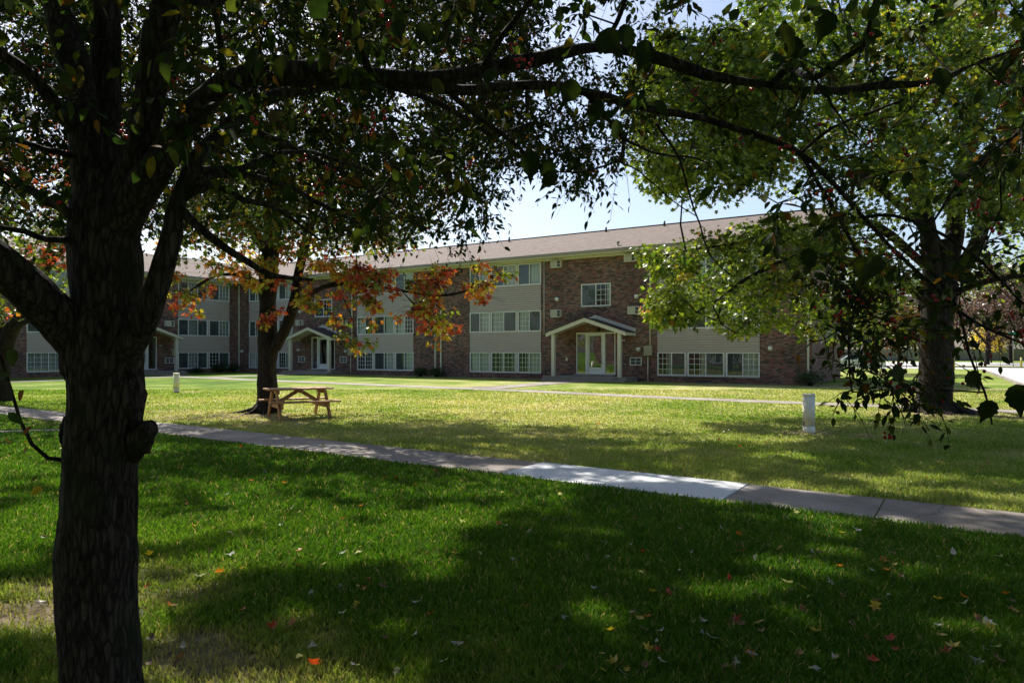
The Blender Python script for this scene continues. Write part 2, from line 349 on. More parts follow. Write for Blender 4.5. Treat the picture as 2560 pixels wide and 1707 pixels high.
def siding(mb, fr, u0, u1, z0, z1, lap=0.13):
    n = max(1, round((z1-z0)/lap)); h = (z1-z0)/n
    for i in range(n):
        a = z0+i*h; b = a+h
        g = a+.03
        mb.face([fr.P(u0, .05, g), fr.P(u1, .05, g), fr.P(u1, .03, b), fr.P(u0, .03, b)])
        mb.face([fr.P(u0, -.03, g), fr.P(u1, -.03, g), fr.P(u1, .05, g), fr.P(u0, .05, g)])
        mb.face([fr.P(u0, -.03, a), fr.P(u1, -.03, a), fr.P(u1, -.03, g), fr.P(u0, -.03, g)])
        mb.face([fr.P(u0, .03, a), fr.P(u1, .03, a), fr.P(u1, -.03, a), fr.P(u0, -.03, a)])
def window(fr, u0, u1, z0, z1, kind, root, w=0.0, rich=True):
    """kind: panes from the picture's left to right; capital = plain, lower = with grid; D dark, B blinds"""
    t = 0.06; mb = MB(); n = len(kind)
    mb.box(fr, u0, u1, w-.05, w+.05, z0, z0+t); mb.box(fr, u0, u1, w-.05, w+.05, z1-t, z1)
    mb.box(fr, u0, u0+t, w-.05, w+.05, z0+t, z1-t, 'td'); mb.box(fr, u1-t, u1, w-.05, w+.05, z0+t, z1-t, 'td')
    a, b = u0+t, u1-t; step = (b-a)/n; g = MB(); cur = MB(); scr = MB()
    for i in range(1, n): mb.box(fr, a+i*step-.025, a+i*step+.025, w-.04, w+.03, z0+t, z1-t, 'td')
    for i in range(n):
        k = kind[n-1-i] if fr is FM or fr is FO else kind[n-1-i]
        c, d = a+i*step+.0, a+(i+1)*step
        if i > 0: c += .027
        if i < n-1: d -= .027
        g.face([fr.P(c, w-.01, z0+t), fr.P(d, w-.01, z0+t), fr.P(d, w-.01, z1-t), fr.P(c, w-.01, z1-t)])
        if k.islower():
            for j in range(1, 3): x = c+(d-c)*j/3; mb.box(fr, x-.011, x+.011, w-.004, w+.012, z0+t, z1-t, 'td')
            for j in range(1, 4): z = z0+t+(z1-z0-2*t)*j/4; mb.box(fr, c, d, w-.003, w+.009, z-.011, z+.011, 'lr')
        if k in 'Bb':
            m = max(4, int((d-c)/.085)); ph = random.uniform(.01, .028)
            for j in range(m):
                x0 = c+(d-c)*j/m; x1 = c+(d-c)*(j+.93)/m
                cur.face([fr.P(x0, w-.12-ph, z0+t), fr.P(x1, w-.12+ph, z0+t), fr.P(x1, w-.12+ph, z1-t), fr.P(x0, w-.12-ph, z1-t)])
        elif k == 'D':
            scr.face([fr.P(c, w-.03, z0+t), fr.P(d, w-.03, z0+t), fr.P(d, w-.03, z1-t), fr.P(c, w-.03, z1-t)])
        elif rich and random.random() < .6:
            m = 5
            for j in range(m):
                x0 = c+(d-c)*.3*j/m; x1 = x0+(d-c)*.05
                cur.face([fr.P(x0, w-.16, z0+t), fr.P(x1, w-.13, z0+t), fr.P(x1, w-.13, z1-t), fr.P(x0, w-.16, z1-t)])
    o = mb.build('window', M['white'], root)
    g.build('pane', M['glass'], o)
    if cur.f: cur.build('blind', M['blind'], o)
    if scr.f: scr.build('screen', M['screen'], o)
    return o
FR3 = [(0, .293), (.312, .672), (.69, 1.0)]
def bay(fr, u0, u1, kinds, root, frac=FR3, rich=True):
    """kinds[floor] = list of window kinds from the picture's left to right; floors 1..3"""
    sd = MB(); L = u1-u0
    siding(sd, fr, u0, u1, Z1[1], Z2[0]); siding(sd, fr, u0, u1, Z2[1], Z3[0]); siding(sd, fr, u0, u1, Z3[1], ZE)
    fs = [(1-b, 1-a) for a, b in frac]                                # picture left = high u
    for (z0, z1), ks in zip((Z1, Z2, Z3), kinds):
        for (a, b), k in zip(fs, ks): window(fr, u0+a*L, u0+b*L, z0, z1, k, root, rich=rich)
        ed = sorted([c for ab in fs for c in ab])
        for a, b in zip(ed[1:-1:2], ed[2::2]): sd.box(fr, u0+a*L, u0+b*L, -.05, .02, z0, z1)
    sd.build('siding', M['siding'], root)
    return sd
def ac_unit(fr, u, z, root, w=0.70, h=0.45, kind=0):
    mb = MB(); t = .04; e = .24 if kind == 0 else .06; a, b, c, d = u-w/2, u+w/2, z-h/2, z+h/2
    mb.box(fr, a, b, 0, e-.04, c, d); mb.box(fr, a, b, e-.04, e, c, c+t); mb.box(fr, a, b, e-.04, e, d-t, d)
    mb.box(fr, a, a+t, e-.04, e, c+t, d-t); mb.box(fr, b-t, b, e-.04, e, c+t, d-t)
    o = mb.build('air_conditioner', M['cream'] if kind == 0 else M['white'], root); g = MB(); lv = MB()
    s = a+w*(.36 if kind == 0 else .5)
    g.face([fr.P(a+t, e-.036, c+t), fr.P(s, e-.036, c+t), fr.P(s, e-.036, d-t), fr.P(a+t, e-.036, d-t)])
    if kind: g.face([fr.P(s, e-.036, c+t), fr.P(b-t, e-.036, c+t), fr.P(b-t, e-.036, d-t), fr.P(s, e-.036, d-t)])
    g.build('grille', M['screen'], o)
    lv.box(fr, s-.012, s+.012, e-.03, e-.005, c+t, d-t); lv.box(fr, a+t, b-t, e-.03, e-.008, z-.01, z+.01)
    if kind == 0:
        for i in range(6): zz = c+t+(h-2*t)*(i+.5)/6; lv.box(fr, s+.012, b-t, e-.036, e-.015, zz-.012, zz+.012)
    lv.build('louvre', M['cream'] if kind == 0 else M['white'], o)
def wall_lamp(fr, u, z, root):
    mb = MB(); mb.box(fr, u-.1, u+.1, 0, .05, z-.09, z+.11); mb.box(fr, u-.09, u+.09, .05, .17, z-.04, z+.09)
    mb.face([fr.P(u-.09, .05, z-.12), fr.P(u+.09, .05, z-.12), fr.P(u+.09, .17, z-.042), fr.P(u-.09, .17, z-.042)])
    mb.build('wall_lamp', M['white'], root)
def downspout(fr, u, z0, z1, root, m='cream', r=.045, w=.06):
    mb = MB(); mb.box(fr, u-r, u+r, w-.04, w+.05, z0+.15, z1)
    mb.beam(fr.P(u, w, z0+.17), fr.P(u, w+.28, z0+.05), 2*r, .07); 
    for z in (z0+.6, (z0+z1)/2, z1-.5): mb.box(fr, u-r-.012, u+r+.012, 0, w+.055, z-.02, z+.02)
    mb.build('downspout', M[m], root)
def text_part(txt, fr, u, w, z, size, m, parent):
    cu = bpy.data.curves.new('t', 'FONT'); cu.body = txt; cu.size = size; cu.align_x = 'CENTER'; cu.align_y = 'CENTER'; cu.extrude = .003
    ob = bpy.data.objects.new('t', cu); COL.objects.link(ob); dg = bpy.context.evaluated_depsgraph_get(); me = bpy.data.meshes.new_from_object(ob.evaluated_get(dg))
    COL.objects.unlink(ob); bpy.data.objects.remove(ob); mb = MB()
    for p in me.polygons: mb.face([fr.P(u-me.vertices[i].co.x, w+me.vertices[i].co.z, z+me.vertices[i].co.y) for i in p.vertices])
    mb.build('number', m, parent)
def plaque(fr, u, z, root):
    mb = MB(); mb.box(fr, u-.21, u+.21, 0, .025, z-.075, z+.075); o = mb.build('number_plaque', M['navy'], root)
    text_part('2000', fr, u, .03, z, .15, M['white'], o)
def porch(fr, uc, root, hw=2.5, ez=2.72, az=3.55, pr=1.5, sz=.25):
    s = MB(); s.box(fr, uc-hw-.1, uc+hw+.1, 0.005, pr+.25, -.05, sz, 'd'); s.box(fr, uc-1.3, uc+1.3, .01, .45, sz, sz+.1, 'd')
    s.box(fr, uc-hw-.1, uc+hw+.1, pr+.25, pr+.55, -.05, .1, 'd')
    o = s.build('porch', M['slab'], root)
    for k in (-1, 1):
        p = MB(); u = uc+k*(hw-.42); p.box(fr, u-.1, u+.1, pr-.25, pr-.05, sz, ez-.02); p.build('post', M['cream'], o)
    rf = MB(); cl = MB(); fa = MB()
    for k in (-1, 1):
        e = (uc+k*hw, ez); a = (uc, az); L = math.hypot(hw, az-ez)
        rf.face([fr.P(e[0], 0, e[1]+.06), fr.P(e[0], pr+.08, e[1]+.06), fr.P(a[0], pr+.08, a[1]+.06), fr.P(a[0], 0, a[1]+.06)], [(0, 0), (pr, 0), (pr, L), (0, L)])
        rf.face([fr.P(e[0], 0, e[1]+.02), fr.P(e[0], pr+.08, e[1]+.02), fr.P(e[0], pr+.08, e[1]+.06), fr.P(e[0], 0, e[1]+.06)])
        cl.face([fr.P(e[0], 0, e[1]), fr.P(e[0], pr, e[1]), fr.P(a[0], pr, a[1]), fr.P(a[0], 0, a[1])])
        A = [(e[0], pr, e[1]-.17), (a[0], pr, a[1]-.17), (a[0], pr, a[1]+.045), (e[0], pr, e[1]+.045)]
        B = [(x, pr+.05, z) for x, _, z in A]
        fa.face([fr.P(*q) for q in A]); fa.face([fr.P(*q) for q in B]); fa.face([fr.P(*q) for q in (A[0], A[1], B[1], B[0])]); fa.face([fr.P(*q) for q in (A[3], A[2], B[2], B[3])]); fa.face([fr.P(*q) for q in (A[0], A[3], B[3], B[0])])
        sb = [(e[0], .0, e[1]-.15), (e[0], pr, e[1]-.15), (e[0], pr, e[1]+.018), (e[0], 0, e[1]+.018)]
        fa.face([fr.P(*q) for q in sb])
        fl = [(e[0], .05, e[1]+.07), (a[0], .05, a[1]+.07), (a[0], .05, a[1]+.27), (e[0], .05, e[1]+.27)]; fa.face([fr.P(*q) for q in fl])
        fa.face([fr.P(*q) for q in (fl[3], fl[2], (a[0], 0, a[1]+.27), (e[0], 0, e[1]+.27))]); fa.face([fr.P(*q) for q in (fl[0], fl[3], (e[0], 0, e[1]+.27), (e[0], 0, e[1]+.07))])
    rf.build('porch_roof', M['dark_roof'], o); cl.build('porch_ceiling', M['cream'], o); fa.build('bargeboard', M['cream'], o)
    lm = MB(); lm.tube([fr.P(uc-.25, .0, 3.02), fr.P(uc-.25, .1, 3.03), fr.P(uc-.25, .16, 2.96), fr.P(uc-.25, .16, 2.84)], [.05, .05, .07, .09], 10); lm.build('porch_lamp', M['black'], o)
    return o
def entrance(fr, uc, root, z0=.35, z1=2.8, hw=1.25):
    mb = MB(); t = .06; P = [0, .24, .30, .68, .74, 1.0]; U = lambda p: uc+hw-2*hw*p      # p from picture left
    mb.box(fr, uc-hw, uc+hw, -.1, .03, z1-.08, z1); mb.box(fr, uc-hw, uc+hw, -.1, .06, z0-.1, z0+.05)
    for p, q in ((0, .02), (.24, .30), (.68, .745), (.98, 1)): mb.box(fr, U(q), U(p), -.1, .03, z0+.05, z1-.08, 'td')
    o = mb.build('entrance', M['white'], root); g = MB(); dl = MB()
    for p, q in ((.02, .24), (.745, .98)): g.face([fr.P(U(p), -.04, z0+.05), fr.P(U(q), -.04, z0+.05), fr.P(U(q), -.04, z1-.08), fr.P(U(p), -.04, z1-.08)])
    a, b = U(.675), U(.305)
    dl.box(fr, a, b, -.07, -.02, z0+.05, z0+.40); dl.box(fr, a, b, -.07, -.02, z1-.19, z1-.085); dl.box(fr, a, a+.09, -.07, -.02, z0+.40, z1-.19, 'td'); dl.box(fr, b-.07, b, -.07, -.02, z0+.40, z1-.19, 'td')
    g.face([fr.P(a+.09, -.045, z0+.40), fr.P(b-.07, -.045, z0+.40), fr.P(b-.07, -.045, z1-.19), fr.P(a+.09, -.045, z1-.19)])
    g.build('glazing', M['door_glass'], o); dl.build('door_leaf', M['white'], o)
    h = MB(); h.tube([fr.P(a+.05, -.02, 1.45), fr.P(a+.05, .05, 1.42), fr.P(a+.05, .06, 1.2), fr.P(a+.05, .05, 1.0), fr.P(a+.05, -.02, .97)], .014, 8); h.build('handle', M['steel'], o)
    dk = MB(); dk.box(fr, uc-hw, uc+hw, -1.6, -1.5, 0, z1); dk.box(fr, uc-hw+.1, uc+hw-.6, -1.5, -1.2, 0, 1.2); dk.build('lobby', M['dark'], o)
def entry_face(fr, ua, ub, uc, root, wkind='Dd', porchkw={}):
    """brick panel between ua and ub with the entrance at uc and a stair window above"""
    mb = MB(); hs = [(uc-1.25, uc+1.25, .25, 2.8), (uc-.96, uc+.96, 4.33, 5.68)]
    wall_holes(mb, fr, ua, ub, 0, ZE+.1, hs)
    for u in (ua, ub): mb.face([fr.P(u, 0, 0), fr.P(u, -.2, 0), fr.P(u, -.2, ZE), fr.P(u, 0, ZE)])
    mb.build('brick_wall', M['brick'], root)
    window(fr, uc-.95, uc+.95, 4.34, 5.67, wkind, root, w=-.04)
    b = MB(); b.box(fr, uc-.99, uc+.99, 0, .05, 4.27, 4.328); b.build('window_ledge', M['slab'], root)
    entrance(fr, uc, root); porch(fr, uc, root, **porchkw)
def brick_strip(fr, ua, ub, root, z0=0, z1=ZE+.1):
    mb = MB(); wall_holes(mb, fr, ua, ub, z0, z1, [])
    for u in (ua, ub): mb.face([fr.P(u, 0, z0), fr.P(u, -.2, z0), fr.P(u, -.2, z1), fr.P(u, 0, z1)], [(0, z0), (.2, z0), (.2, z1), (0, z1)])
    mb.build('brick_wall', M['brick'], root)
def bay_base(fr, u0, u1, root):
    mb = MB(); mb.box(fr, u0, u1, -.1, 0, 0, Z1[0]-.03, 'db'); mb.build('foundation', M['brick'], root)
    s = MB(); s.box(fr, u0, u1, -.1, .06, Z1[0]-.06, Z1[0]-.002); s.build('sill', M['gutter'], root)
    d = MB(); d.box(fr, u0-.3, u1+.3, -.75, -.7, 0, ZE); d.build('dark_interior', M['dark'], root)  # near-black sheet behind the bay paints in the rooms' shade

FO = None
root = empty('apartment_building', FM.P(6.5, -6, 0), 'long three storey brick and grey siding apartment block wrapping the lawn in an L', 'building')
bays = {
 'C': (-2.68, 2.8, [['dD', 'dD', 'Db'], ['bD', 'Db', 'bD'], ['DB', 'BD', 'Db']]),
 'B': (10.25, 15.6, [['bb', 'dd', 'db'], ['Db', 'bD', 'bD'], ['DB', 'Db', 'DB']]),
 'A': (20.4, 25.75, [['dd', 'Db', 'Db'], ['bD', 'DB', 'bd'], ['DB', 'DB', 'DB']]),
 'D': (32.75, 38.05, [['bb', 'Db', 'dB'], ['DB', 'Bb', 'Db'], ['DB', 'Db', 'Db']])}
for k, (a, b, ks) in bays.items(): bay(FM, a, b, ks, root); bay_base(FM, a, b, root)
brick_strip(FM, -5.15, -2.68, root); brick_strip(FM, 15.6, 20.4, root); brick_strip(FM, 38.05, UC, root)
entry_face(FM, 2.8, 10.25, 6.58, root); entry_face(FM, 25.75, 32.75, 29.33, root, 'Dd', dict(az=3.45, ez=2.66))
# fittings of the first entrance, placed where the photograph shows them
for x, y, k in ((1393, 661, 0), (1393, 784, 0), (1578, 645, 0), (1587, 776, 0), (1590, 903, 1), (752, 807, 0), (755, 898, 1), (859, 899, 1), (862, 806, 0)):
    ac_unit(FM, tu(x), tz(x, y), root, kind=k)
for x, y in ((1394, 748), (1592, 741), (1597, 873), (752, 780), (748, 875), (866, 878), (606, 878), (1926, 871)): wall_lamp(FM, tu(x), tz(x, y), root)
plaque(FM, tu(1557), tz(1557, 851), root); plaque(FM, tu(845), tz(845, 861), root)
def meter(u, z, root):
    mb = MB(); mb.box(FM, u-.23, u+.23, 0, .2, z-.27, z+.27); o = mb.build('meter_box', M['tan'], root)
    c = MB(); c.tube([FM.P(u+.03, .06, 0), FM.P(u+.03, .06, z-.27)], .035, 8); c.tube([FM.P(u-.1, .06, z+.27), FM.P(u-.1, .06, ZE-.1)], .045, 8); c.build('conduit', M['cream'], o)
meter(tu(1622), tz(1622, 876), root); meter(tu(879), tz(879, 879), root)
mb = MB(); mb.box(FM, tu(1417)-.07, tu(1417)+.07, 0, .04, tz(1417, 898)-.1, tz(1417, 898)+.1); mb.build('vent_cover', M['cream'], root)
downspout(FM, tu(2021), 0, ZE-.1, root); downspout(FM, tu(1090), 0, ZE-.1, root); downspout(FM, tu(1104), 0, ZE-.1, root); downspout(FM, tu(599), 0, ZE-.1, root)
mb = MB(); u = tu(1361); mb.tube([FM.P(u, .04, tz(1361, 838)), FM.P(u, .04, ZE-.05)], .022, 6); mb.build('cable', M['white'], root)
mb = MB(); u = tu(732); mb.tube([FM.P(u, .04, .3), FM.P(u, .04, ZE-.05)], .022, 6); mb.build('cable', M['white'], root)
# left wing
WB = [(0.95, 5.45, [['DbD', 'dD'], ['DBD', 'Db'], ['DbD', 'Db']]), (11.2, 15.8, [['bb', 'Bb'], ['DB', 'Bd'], ['DB', 'Bd']])]
FR2 = [(0, .56), (.585, 1)]
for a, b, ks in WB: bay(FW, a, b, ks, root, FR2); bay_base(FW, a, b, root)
brick_strip(FW, 0, .95, root); brick_strip(FW, 15.8, 20.5, root); entry_face(FW, 5.45, 11.2, 8.4, root, 'Dd', dict(hw=2.4))
for x, y, k in ((421, 809, 0), (423, 901, 1)): ac_unit(FW, tu(x, FW), tz(x, y, FW), root, kind=k)
plaque(FW, tu(401, FW), tz(401, 864, FW), root)
mb = MB(); u = tu(434, FW); z = tz(434, 880, FW); mb.box(FW, u-.22, u+.22, 0, .2, z-.27, z+.27); mb.build('meter_box', M['tan'], root)
# end wall, back walls
end = MB(); FE = Frame(FM.P(-5.15, 0, 0), -N_, -D_)
wall_holes(end, FE, 0, 12, 0, ZE, []); end.face([FE.P(0, 0, ZE), FE.P(12, 0, ZE), FE.P(6, 0, ZE+2.3)], [(0, 0), (12, 0), (6, 2.3)])
end.build('end_wall', M['brick'], root)
bk = MB(); FB = Frame(FM.P(0, -12, 0), D_, -N_); wall_holes(bk, FB, -5.15, UC+12, 0, ZE, []); FL = Frame(FW.P(0, -12, 0), N_, D_); wall_holes(bk, FL, -12, 20.5, 0, ZE, [])
FX = Frame(FW.P(20.5, 0, 0), D_, N_); wall_holes(bk, FX, 0, 12, 0, ZE, []); bk.face([FX.P(0, 0, ZE), FX.P(12, 0, ZE), FX.P(6, 0, ZE+2.3)]); bk.build('back_wall', M['brick'], root)
# roofs
OV = .65; ZR = 9.85; RH = 6.0
def roof(fr, u0, u1, name, m, root, vo=.3, v0ridge=None, v1ridge=None):
    mb = MB(); a0, a1 = u0-vo, u1+vo; r0, r1 = (v0ridge if v0ridge is not None else a0), (v1ridge if v1ridge is not None else a1); L = math.hypot(RH+OV, ZR-ZE)
    zt = ZE+.16; zr = ZR
    mb.face([fr.P(a0, OV, zt), fr.P(a1, OV, zt), fr.P(r1, -RH, zr), fr.P(r0, -RH, zr)], [(a0, 0), (a1, 0), (r1, L), (r0, L)])
    mb.face([fr.P(a1, -12-OV, zt), fr.P(a0, -12-OV, zt), fr.P(r0, -RH, zr), fr.P(r1, -RH, zr)], [(a1, 0), (a0, 0), (r0, L), (r1, L)])
    return mb
mb = roof(FM, -5.15, UC+12, 'roof', M['roof'], root); o = mb.build('roof', M['roof'], root)
cp = MB(); cp.tube([FM.P(-5.4, -RH, ZR+.0), FM.P(UC+6, -RH, ZR+.0)], .07, 6); cp.build('ridge_cap', M['dark_roof'], o)
for x, y in ((1273, 600), (1515, 576), (1661, 562)):
    u = tu(x, FM, -RH+.5); v = MB(); v.tube([FM.P(u, -RH+.5, ZR-.25), FM.P(u, -RH+.5, ZR+.16)], .065, 8); v.build('vent_pipe', M['black'], o)
u = tu(1545, FM, -.2); v = MB(); v.tube([FM.P(u, -.2, 7.7), FM.P(u, -.2, 7.98)], .05, 8); v.tube([FM.P(u, -.2, 7.98), FM.P(u, -.2, 8.04)], .12, 8); v.build('vent_pipe', M['tan'], o)
mb2 = roof(FW, -12, 20.5, 'roof', M['roof'], root)
mb2.v = [(x, y, z+.004) for x, y, z in mb2.v]; mb2.build('roof', M['roof'], root)
sf = MB(); gt = MB()
for fr, a0, a1 in ((FM, -5.45, UC-OV), (FW, OV, 20.8)):
    sf.box(fr, a0, a1, .004, OV-.03, ZE-.02, ZE+.0); sf.box(fr, a0, a1, OV-.03, OV, ZE-.06, ZE+.15)
    sf.box(fr, a0, a1, .004, .05, ZE-.16, ZE-.02)
    gt.box(fr, a0, a1, OV+.002, OV+.11, ZE+.03, ZE+.17, 't'); gt.box(fr, a0, a1, OV+.09, OV+.125, ZE+.13, ZE+.175)
for s in (0, 1):
    A = FE.P(-OV if s == 0 else 12+OV, .3, ZE+.12); B = FE.P(6, .3, ZR-.06); sf.beam(A, B, .04, .2)
    sf.face([FE.P(-OV if s == 0 else 12+OV, 0, ZE+.1), FE.P(-OV if s == 0 else 12+OV, .3, ZE+.1), FE.P(6, .3, ZR-.08), FE.P(6, 0, ZR-.08)])
sf.build('soffit', M['cream'], root); gt.build('gutter', M['gutter'], root)
# side door canopy and lamps on the end wall
cn = MB(); cn.box(FE, 5.0, 8.2, .0, 1.6, 2.35, 2.42); cn.face([FE.P(5, 1.6, 2.42), FE.P(8.2, 1.6, 2.42), FE.P(8.2, 0, 2.95), FE.P(5, 0, 2.95)])
cn.face([FE.P(5, 0, 2.42), FE.P(5, 1.6, 2.42), FE.P(5, 0, 2.95)]); cn.build('side_canopy', M['white'], root)
for u in (5.3, 7.4):
    l = MB(); l.tube([FE.P(u, .02, 1.9), FE.P(u, .12, 1.9), FE.P(u, .14, 1.3), FE.P(u, .02, 1.3)], .04, 6); l.build('side_lamp', M['black'], root)

# block across the court, behind the camera: only its reflection shows
FO = Frame(FM.P(6.5, 47, 0), -D_, -N_)
ro = empty('apartment_building', FO.P(0, -6, 0), 'matching brick and siding block across the court, seen only reflected in the glass', 'building')
for c in (-16, -4, 8, 20):
    bay(FO, c-2.7, c+2.7, [['dD', 'dD', 'Db'], ['bD', 'Db', 'bD'], ['DB', 'BD', 'Db']], ro, rich=False); bay_base(FO, c-2.7, c+2.7, ro)
    brick_strip(FO, c+2.7, c+9.3, ro)
brick_strip(FO, -22, -18.7, ro)
mb = roof(FO, -22, 29.3, 'roof', M['roof'], ro); mb.build('roof', M['roof'], ro)
mb = MB(); mb.box(FO, -22, 29.3, 0, OV, ZE-.02, ZE+.15); mb.build('soffit', M['cream'], ro)
mb = MB(); mb.box(FO, -22, 29.3, -12, -11.8, 0, ZE); mb.build('back_wall', M['brick'], ro)
# ------------------------------------------------------------ ground, paths, road
S1 = [ground(2760, 1316), ground(2192, 1275), ground(1570, 1198.5), ground(1301, 1172), ground(900, 1128), ground(600, 1092), ground(380, 1067), ground(0, 1026)]
P1 = np.array([4.87, 6.5]); V1 = norm(np.array([-.832, .555]))          # centre line of the near sidewalk
HW1 = .58
SE = np.array([V1[1], -V1[0]])*-1
def s1(t): return P1+V1*t
def strip(pts, hw, z, mb, seg=None):
    pts = [np.array(p[:2], float) for p in pts]; L = []; R = []
    for i, p in enumerate(pts):
        d = norm(pts[min(i+1, len(pts)-1)]-pts[max(i-1, 0)]); n = np.array([-d[1], d[0]]); L.append(p+n*hw); R.append(p-n*hw)
    for i in range(len(pts)-1):
        a, b, c, d = L[i], L[i+1], R[i+1], R[i]
        mb.face([(*a, z), (*b, z), (*c, z), (*d, z)]); mb.face([(*a, z-.08), (*b, z-.08), (*b, z), (*a, z)]); mb.face([(*d, z-.08), (*c, z-.08), (*c, z), (*d, z)])
    for i in (0, -1): mb.face([(*L[i], z-.08), (*R[i], z-.08), (*R[i], z), (*L[i], z)])
old = MB(); new = MB(); t = -4.0; k = 0
t_new0 = float(np.dot(np.array([2.57, 7.93])-P1, V1)); t_new1 = float(np.dot(np.array([.13, 9.66])-P1, V1)); sp = (t_new1-t_new0)/2
i0 = -5
for i in range(-6, 24):
    a = t_new0+sp*i+.008; b = t_new0+sp*(i+1)-.008; isn = i in (0, 1)
    strip([s1(a), s1(b)], HW1, .012+random.uniform(-.004, .004)*(0 if isn else 1)+(.006 if isn else 0), new if isn else old)
old.build('near_sidewalk', M['conc'], None, 'structure'); new.build('new_sidewalk_slabs', M['conc_new'], None, 'structure')
P2 = [(-31.5, 32.5), (-27.3, 38.3), (-22.6, 45.3), (-19.6, 43.7), (-16.5, 41.2), (-8, 35.1), (.34, 29.1), (4.6, 25.4), (8.84, 22.3), (11.95, 20.4), (16.5, 16.9), (24, 11)]
m2 = MB(); strip([P2[0], P2[1], (-22.3, 45.7)], .6, .016, m2); strip(P2[3:][0:0] or [(-22.6, 45.6)]+P2[3:], .6, .012, m2)
e1 = FM.P(6.9, 2.1, 0)[:2]; strip([e1, e1+N_*9.0], .75, .02, m2); e1b = e1+N_*9.0; strip([e1+N_*7.0+D_*.2, e1b+N_*.9+D_*1.6], .55, .008, m2)
e2 = FM.P(29.6, 2.1, 0)[:2]; strip([e2, e2+N_*7.6], .7, .02, m2); e3 = FW.P(8.4, 2.1, 0)[:2]; strip([e3, e3-D_*3.6], .7, .02, m2)
m2.build('far_path', M['conc'], None, 'structure')
m3 = MB(); a = ground(-200, 1086)[:2]; b = ground(345, 1069)[:2]; strip([a, b], .16, .014, m3); m3.build('side_path', M['conc'], None, 'structure')
# street
SD = norm(np.array([.528, .849])); SN = np.array([.849, -.528]); q0 = ground(2492, 940)[:2]
rd = MB(); A = q0-SD*60; B = q0+SD*23; rd.face([(*A, .008), (*(A+SN*11), .008), (*(B+SN*11), .008), (*B, .008)])
q1 = q0+SD*21; rd.face([(*(q1-SN*60), .012), (*(q1+SN*90), .012), (*(q1+SN*90+SD*9), .012), (*(q1-SN*60+SD*9), .012)])
rd.build('street', M['road'], None, 'structure')
ap = MB(); q2 = q0+SD*42; ap.face([(*(q2-SN*40), .012), (*(q2+SN*110), .012), (*(q2+SN*110+SD*34), .012), (*(q2-SN*40+SD*34), .012)])
ap.face([(*(q2-SN*8), .016), (*(q2-SN*2), .016), (*(q2-SN*6-SD*12), .016), (*(q2-SN*14-SD*12), .016)])
ap.build('parking_lot', M['road'], None, 'structure')
kb = MB(); kb.beam((*A, .06), (*(q0+SD*18), .06), .15, .14); kb.beam((*(q1-SN*60+SD*9.1), .06), (*(q1+SN*90+SD*9.1), .06), .15, .14); kb.build('kerb', M['conc'], None, 'structure')

DIRT = [(-3.0, 4.4, .7, 1.0), (-1.75, 3.6, .65, .9), (-1.0, 3.4, .45, .6), (-2.6, 5.0, .5, .6), (-3.6, 3.4, .5, .8), (-2.2, 4.6, .4, .7), (-.6, 3.2, .6, .5), (-7.0, 17.6, 1.3, .8), (-8.3, 17.0, 1.3, .6), (-5.5, 16.7, 1.0, .6), (-6.2, 15.4, .8, .35), (-9.5, 18.5, 1.6, .4), (-10.5, 16.6, 1.2, .4), (6.25, 13.9, .62, .85), (6.8, 13.3, .6, .5), (7.3, 12.1, .5, .5), (8.3, 11.0, .7, .4), (11.7, 18.3, 1.7, .8), (10, 18.2, 1.3, .5), (13.2, 17.2, 1.4, .5), (-13.3, 28, .6, .6), (1.5, 20, 1.2, .25), (.5, 13.5, .9, .3), (28.6, 51.5, 2.2, .9)]
def fields(x, y):
    side = (x-P1[0])*SE[0]+(y-P1[1])*SE[1]
    beyond = 1/(1+np.exp(-side/.25)) if SE[1] > 0 else 1/(1+np.exp(side/.25))
    dry = .03+.48*beyond+(.08+.24*beyond)*(vn(x, y, 1.7)-.5)+(.12+.13*beyond)*(vn(x+9, y-3, .5)-.5)+.25*beyond*(vn(x, y, 6)-.5)
    dry = dry-.14*np.clip((y-27)/12, 0, 1)-.25*np.clip((-x-9)/6, 0, 1)*beyond
    for dx, dy in ((-3, 5.6), (-1.5, 3.6)): dry = dry+.14*np.exp(-((x-dx)**2+(y-dy)**2)/.8)
    dirt = np.zeros_like(x)
    for cx, cy, r, s in DIRT:
        d = np.hypot(x-cx, (y-cy)*1.25)/r; dirt = np.maximum(dirt, s*np.clip(1.35-d+1.0*(vn(x, y, .35)-.5)+.6*(vn(x+5, y, .12)-.5), 0, 1))
    wd = FM.O[:2]; dist = (x-wd[0])*N_[0]+(y-wd[1])*N_[1]; dirt = np.maximum(dirt, np.where((dist > -.5) & (dist < .9), .8, 0))
    return np.clip(dry, 0, 1), np.clip(dirt, 0, 1)
def axis_grid(a, b, near, far):
    inner = np.arange(a, b+.01, near); o1 = a-np.cumsum(np.geomspace(near*2, far, 12))[::-1]; o2 = b+np.cumsum(np.geomspace(near*2, far, 12)); return np.concatenate([o1, inner, o2])
gx = axis_grid(-34, 40, .27, 320); gy = axis_grid(-6, 62, .27, 320)
X, Y = np.meshgrid(gx, gy); nx, ny = len(gx), len(gy); dr, di = fields(X.ravel(), Y.ravel())
Zg = np.where((np.abs(X) < 34) & (Y < 60) & (Y > -5), (vn(X, Y, 2.5)-.5)*.0, 0).ravel()
V = np.stack([X.ravel(), Y.ravel(), Zg], 1); idx = np.arange(nx*ny).reshape(ny, nx)
Q = np.stack([idx[:-1, :-1], idx[:-1, 1:], idx[1:, 1:], idx[1:, :-1]], -1).reshape(-1)
lawn = np_mesh('lawn', V, Q, np.full((nx-1)*(ny-1), 4), M['lawn']); lawn['kind'] = 'structure'
for nm, arr in (('dry', dr), ('dirt', di)):
    a = lawn.data.attributes.new(nm, 'FLOAT', 'POINT'); a.data.foreach_set('value', arr.astype(np.float32))
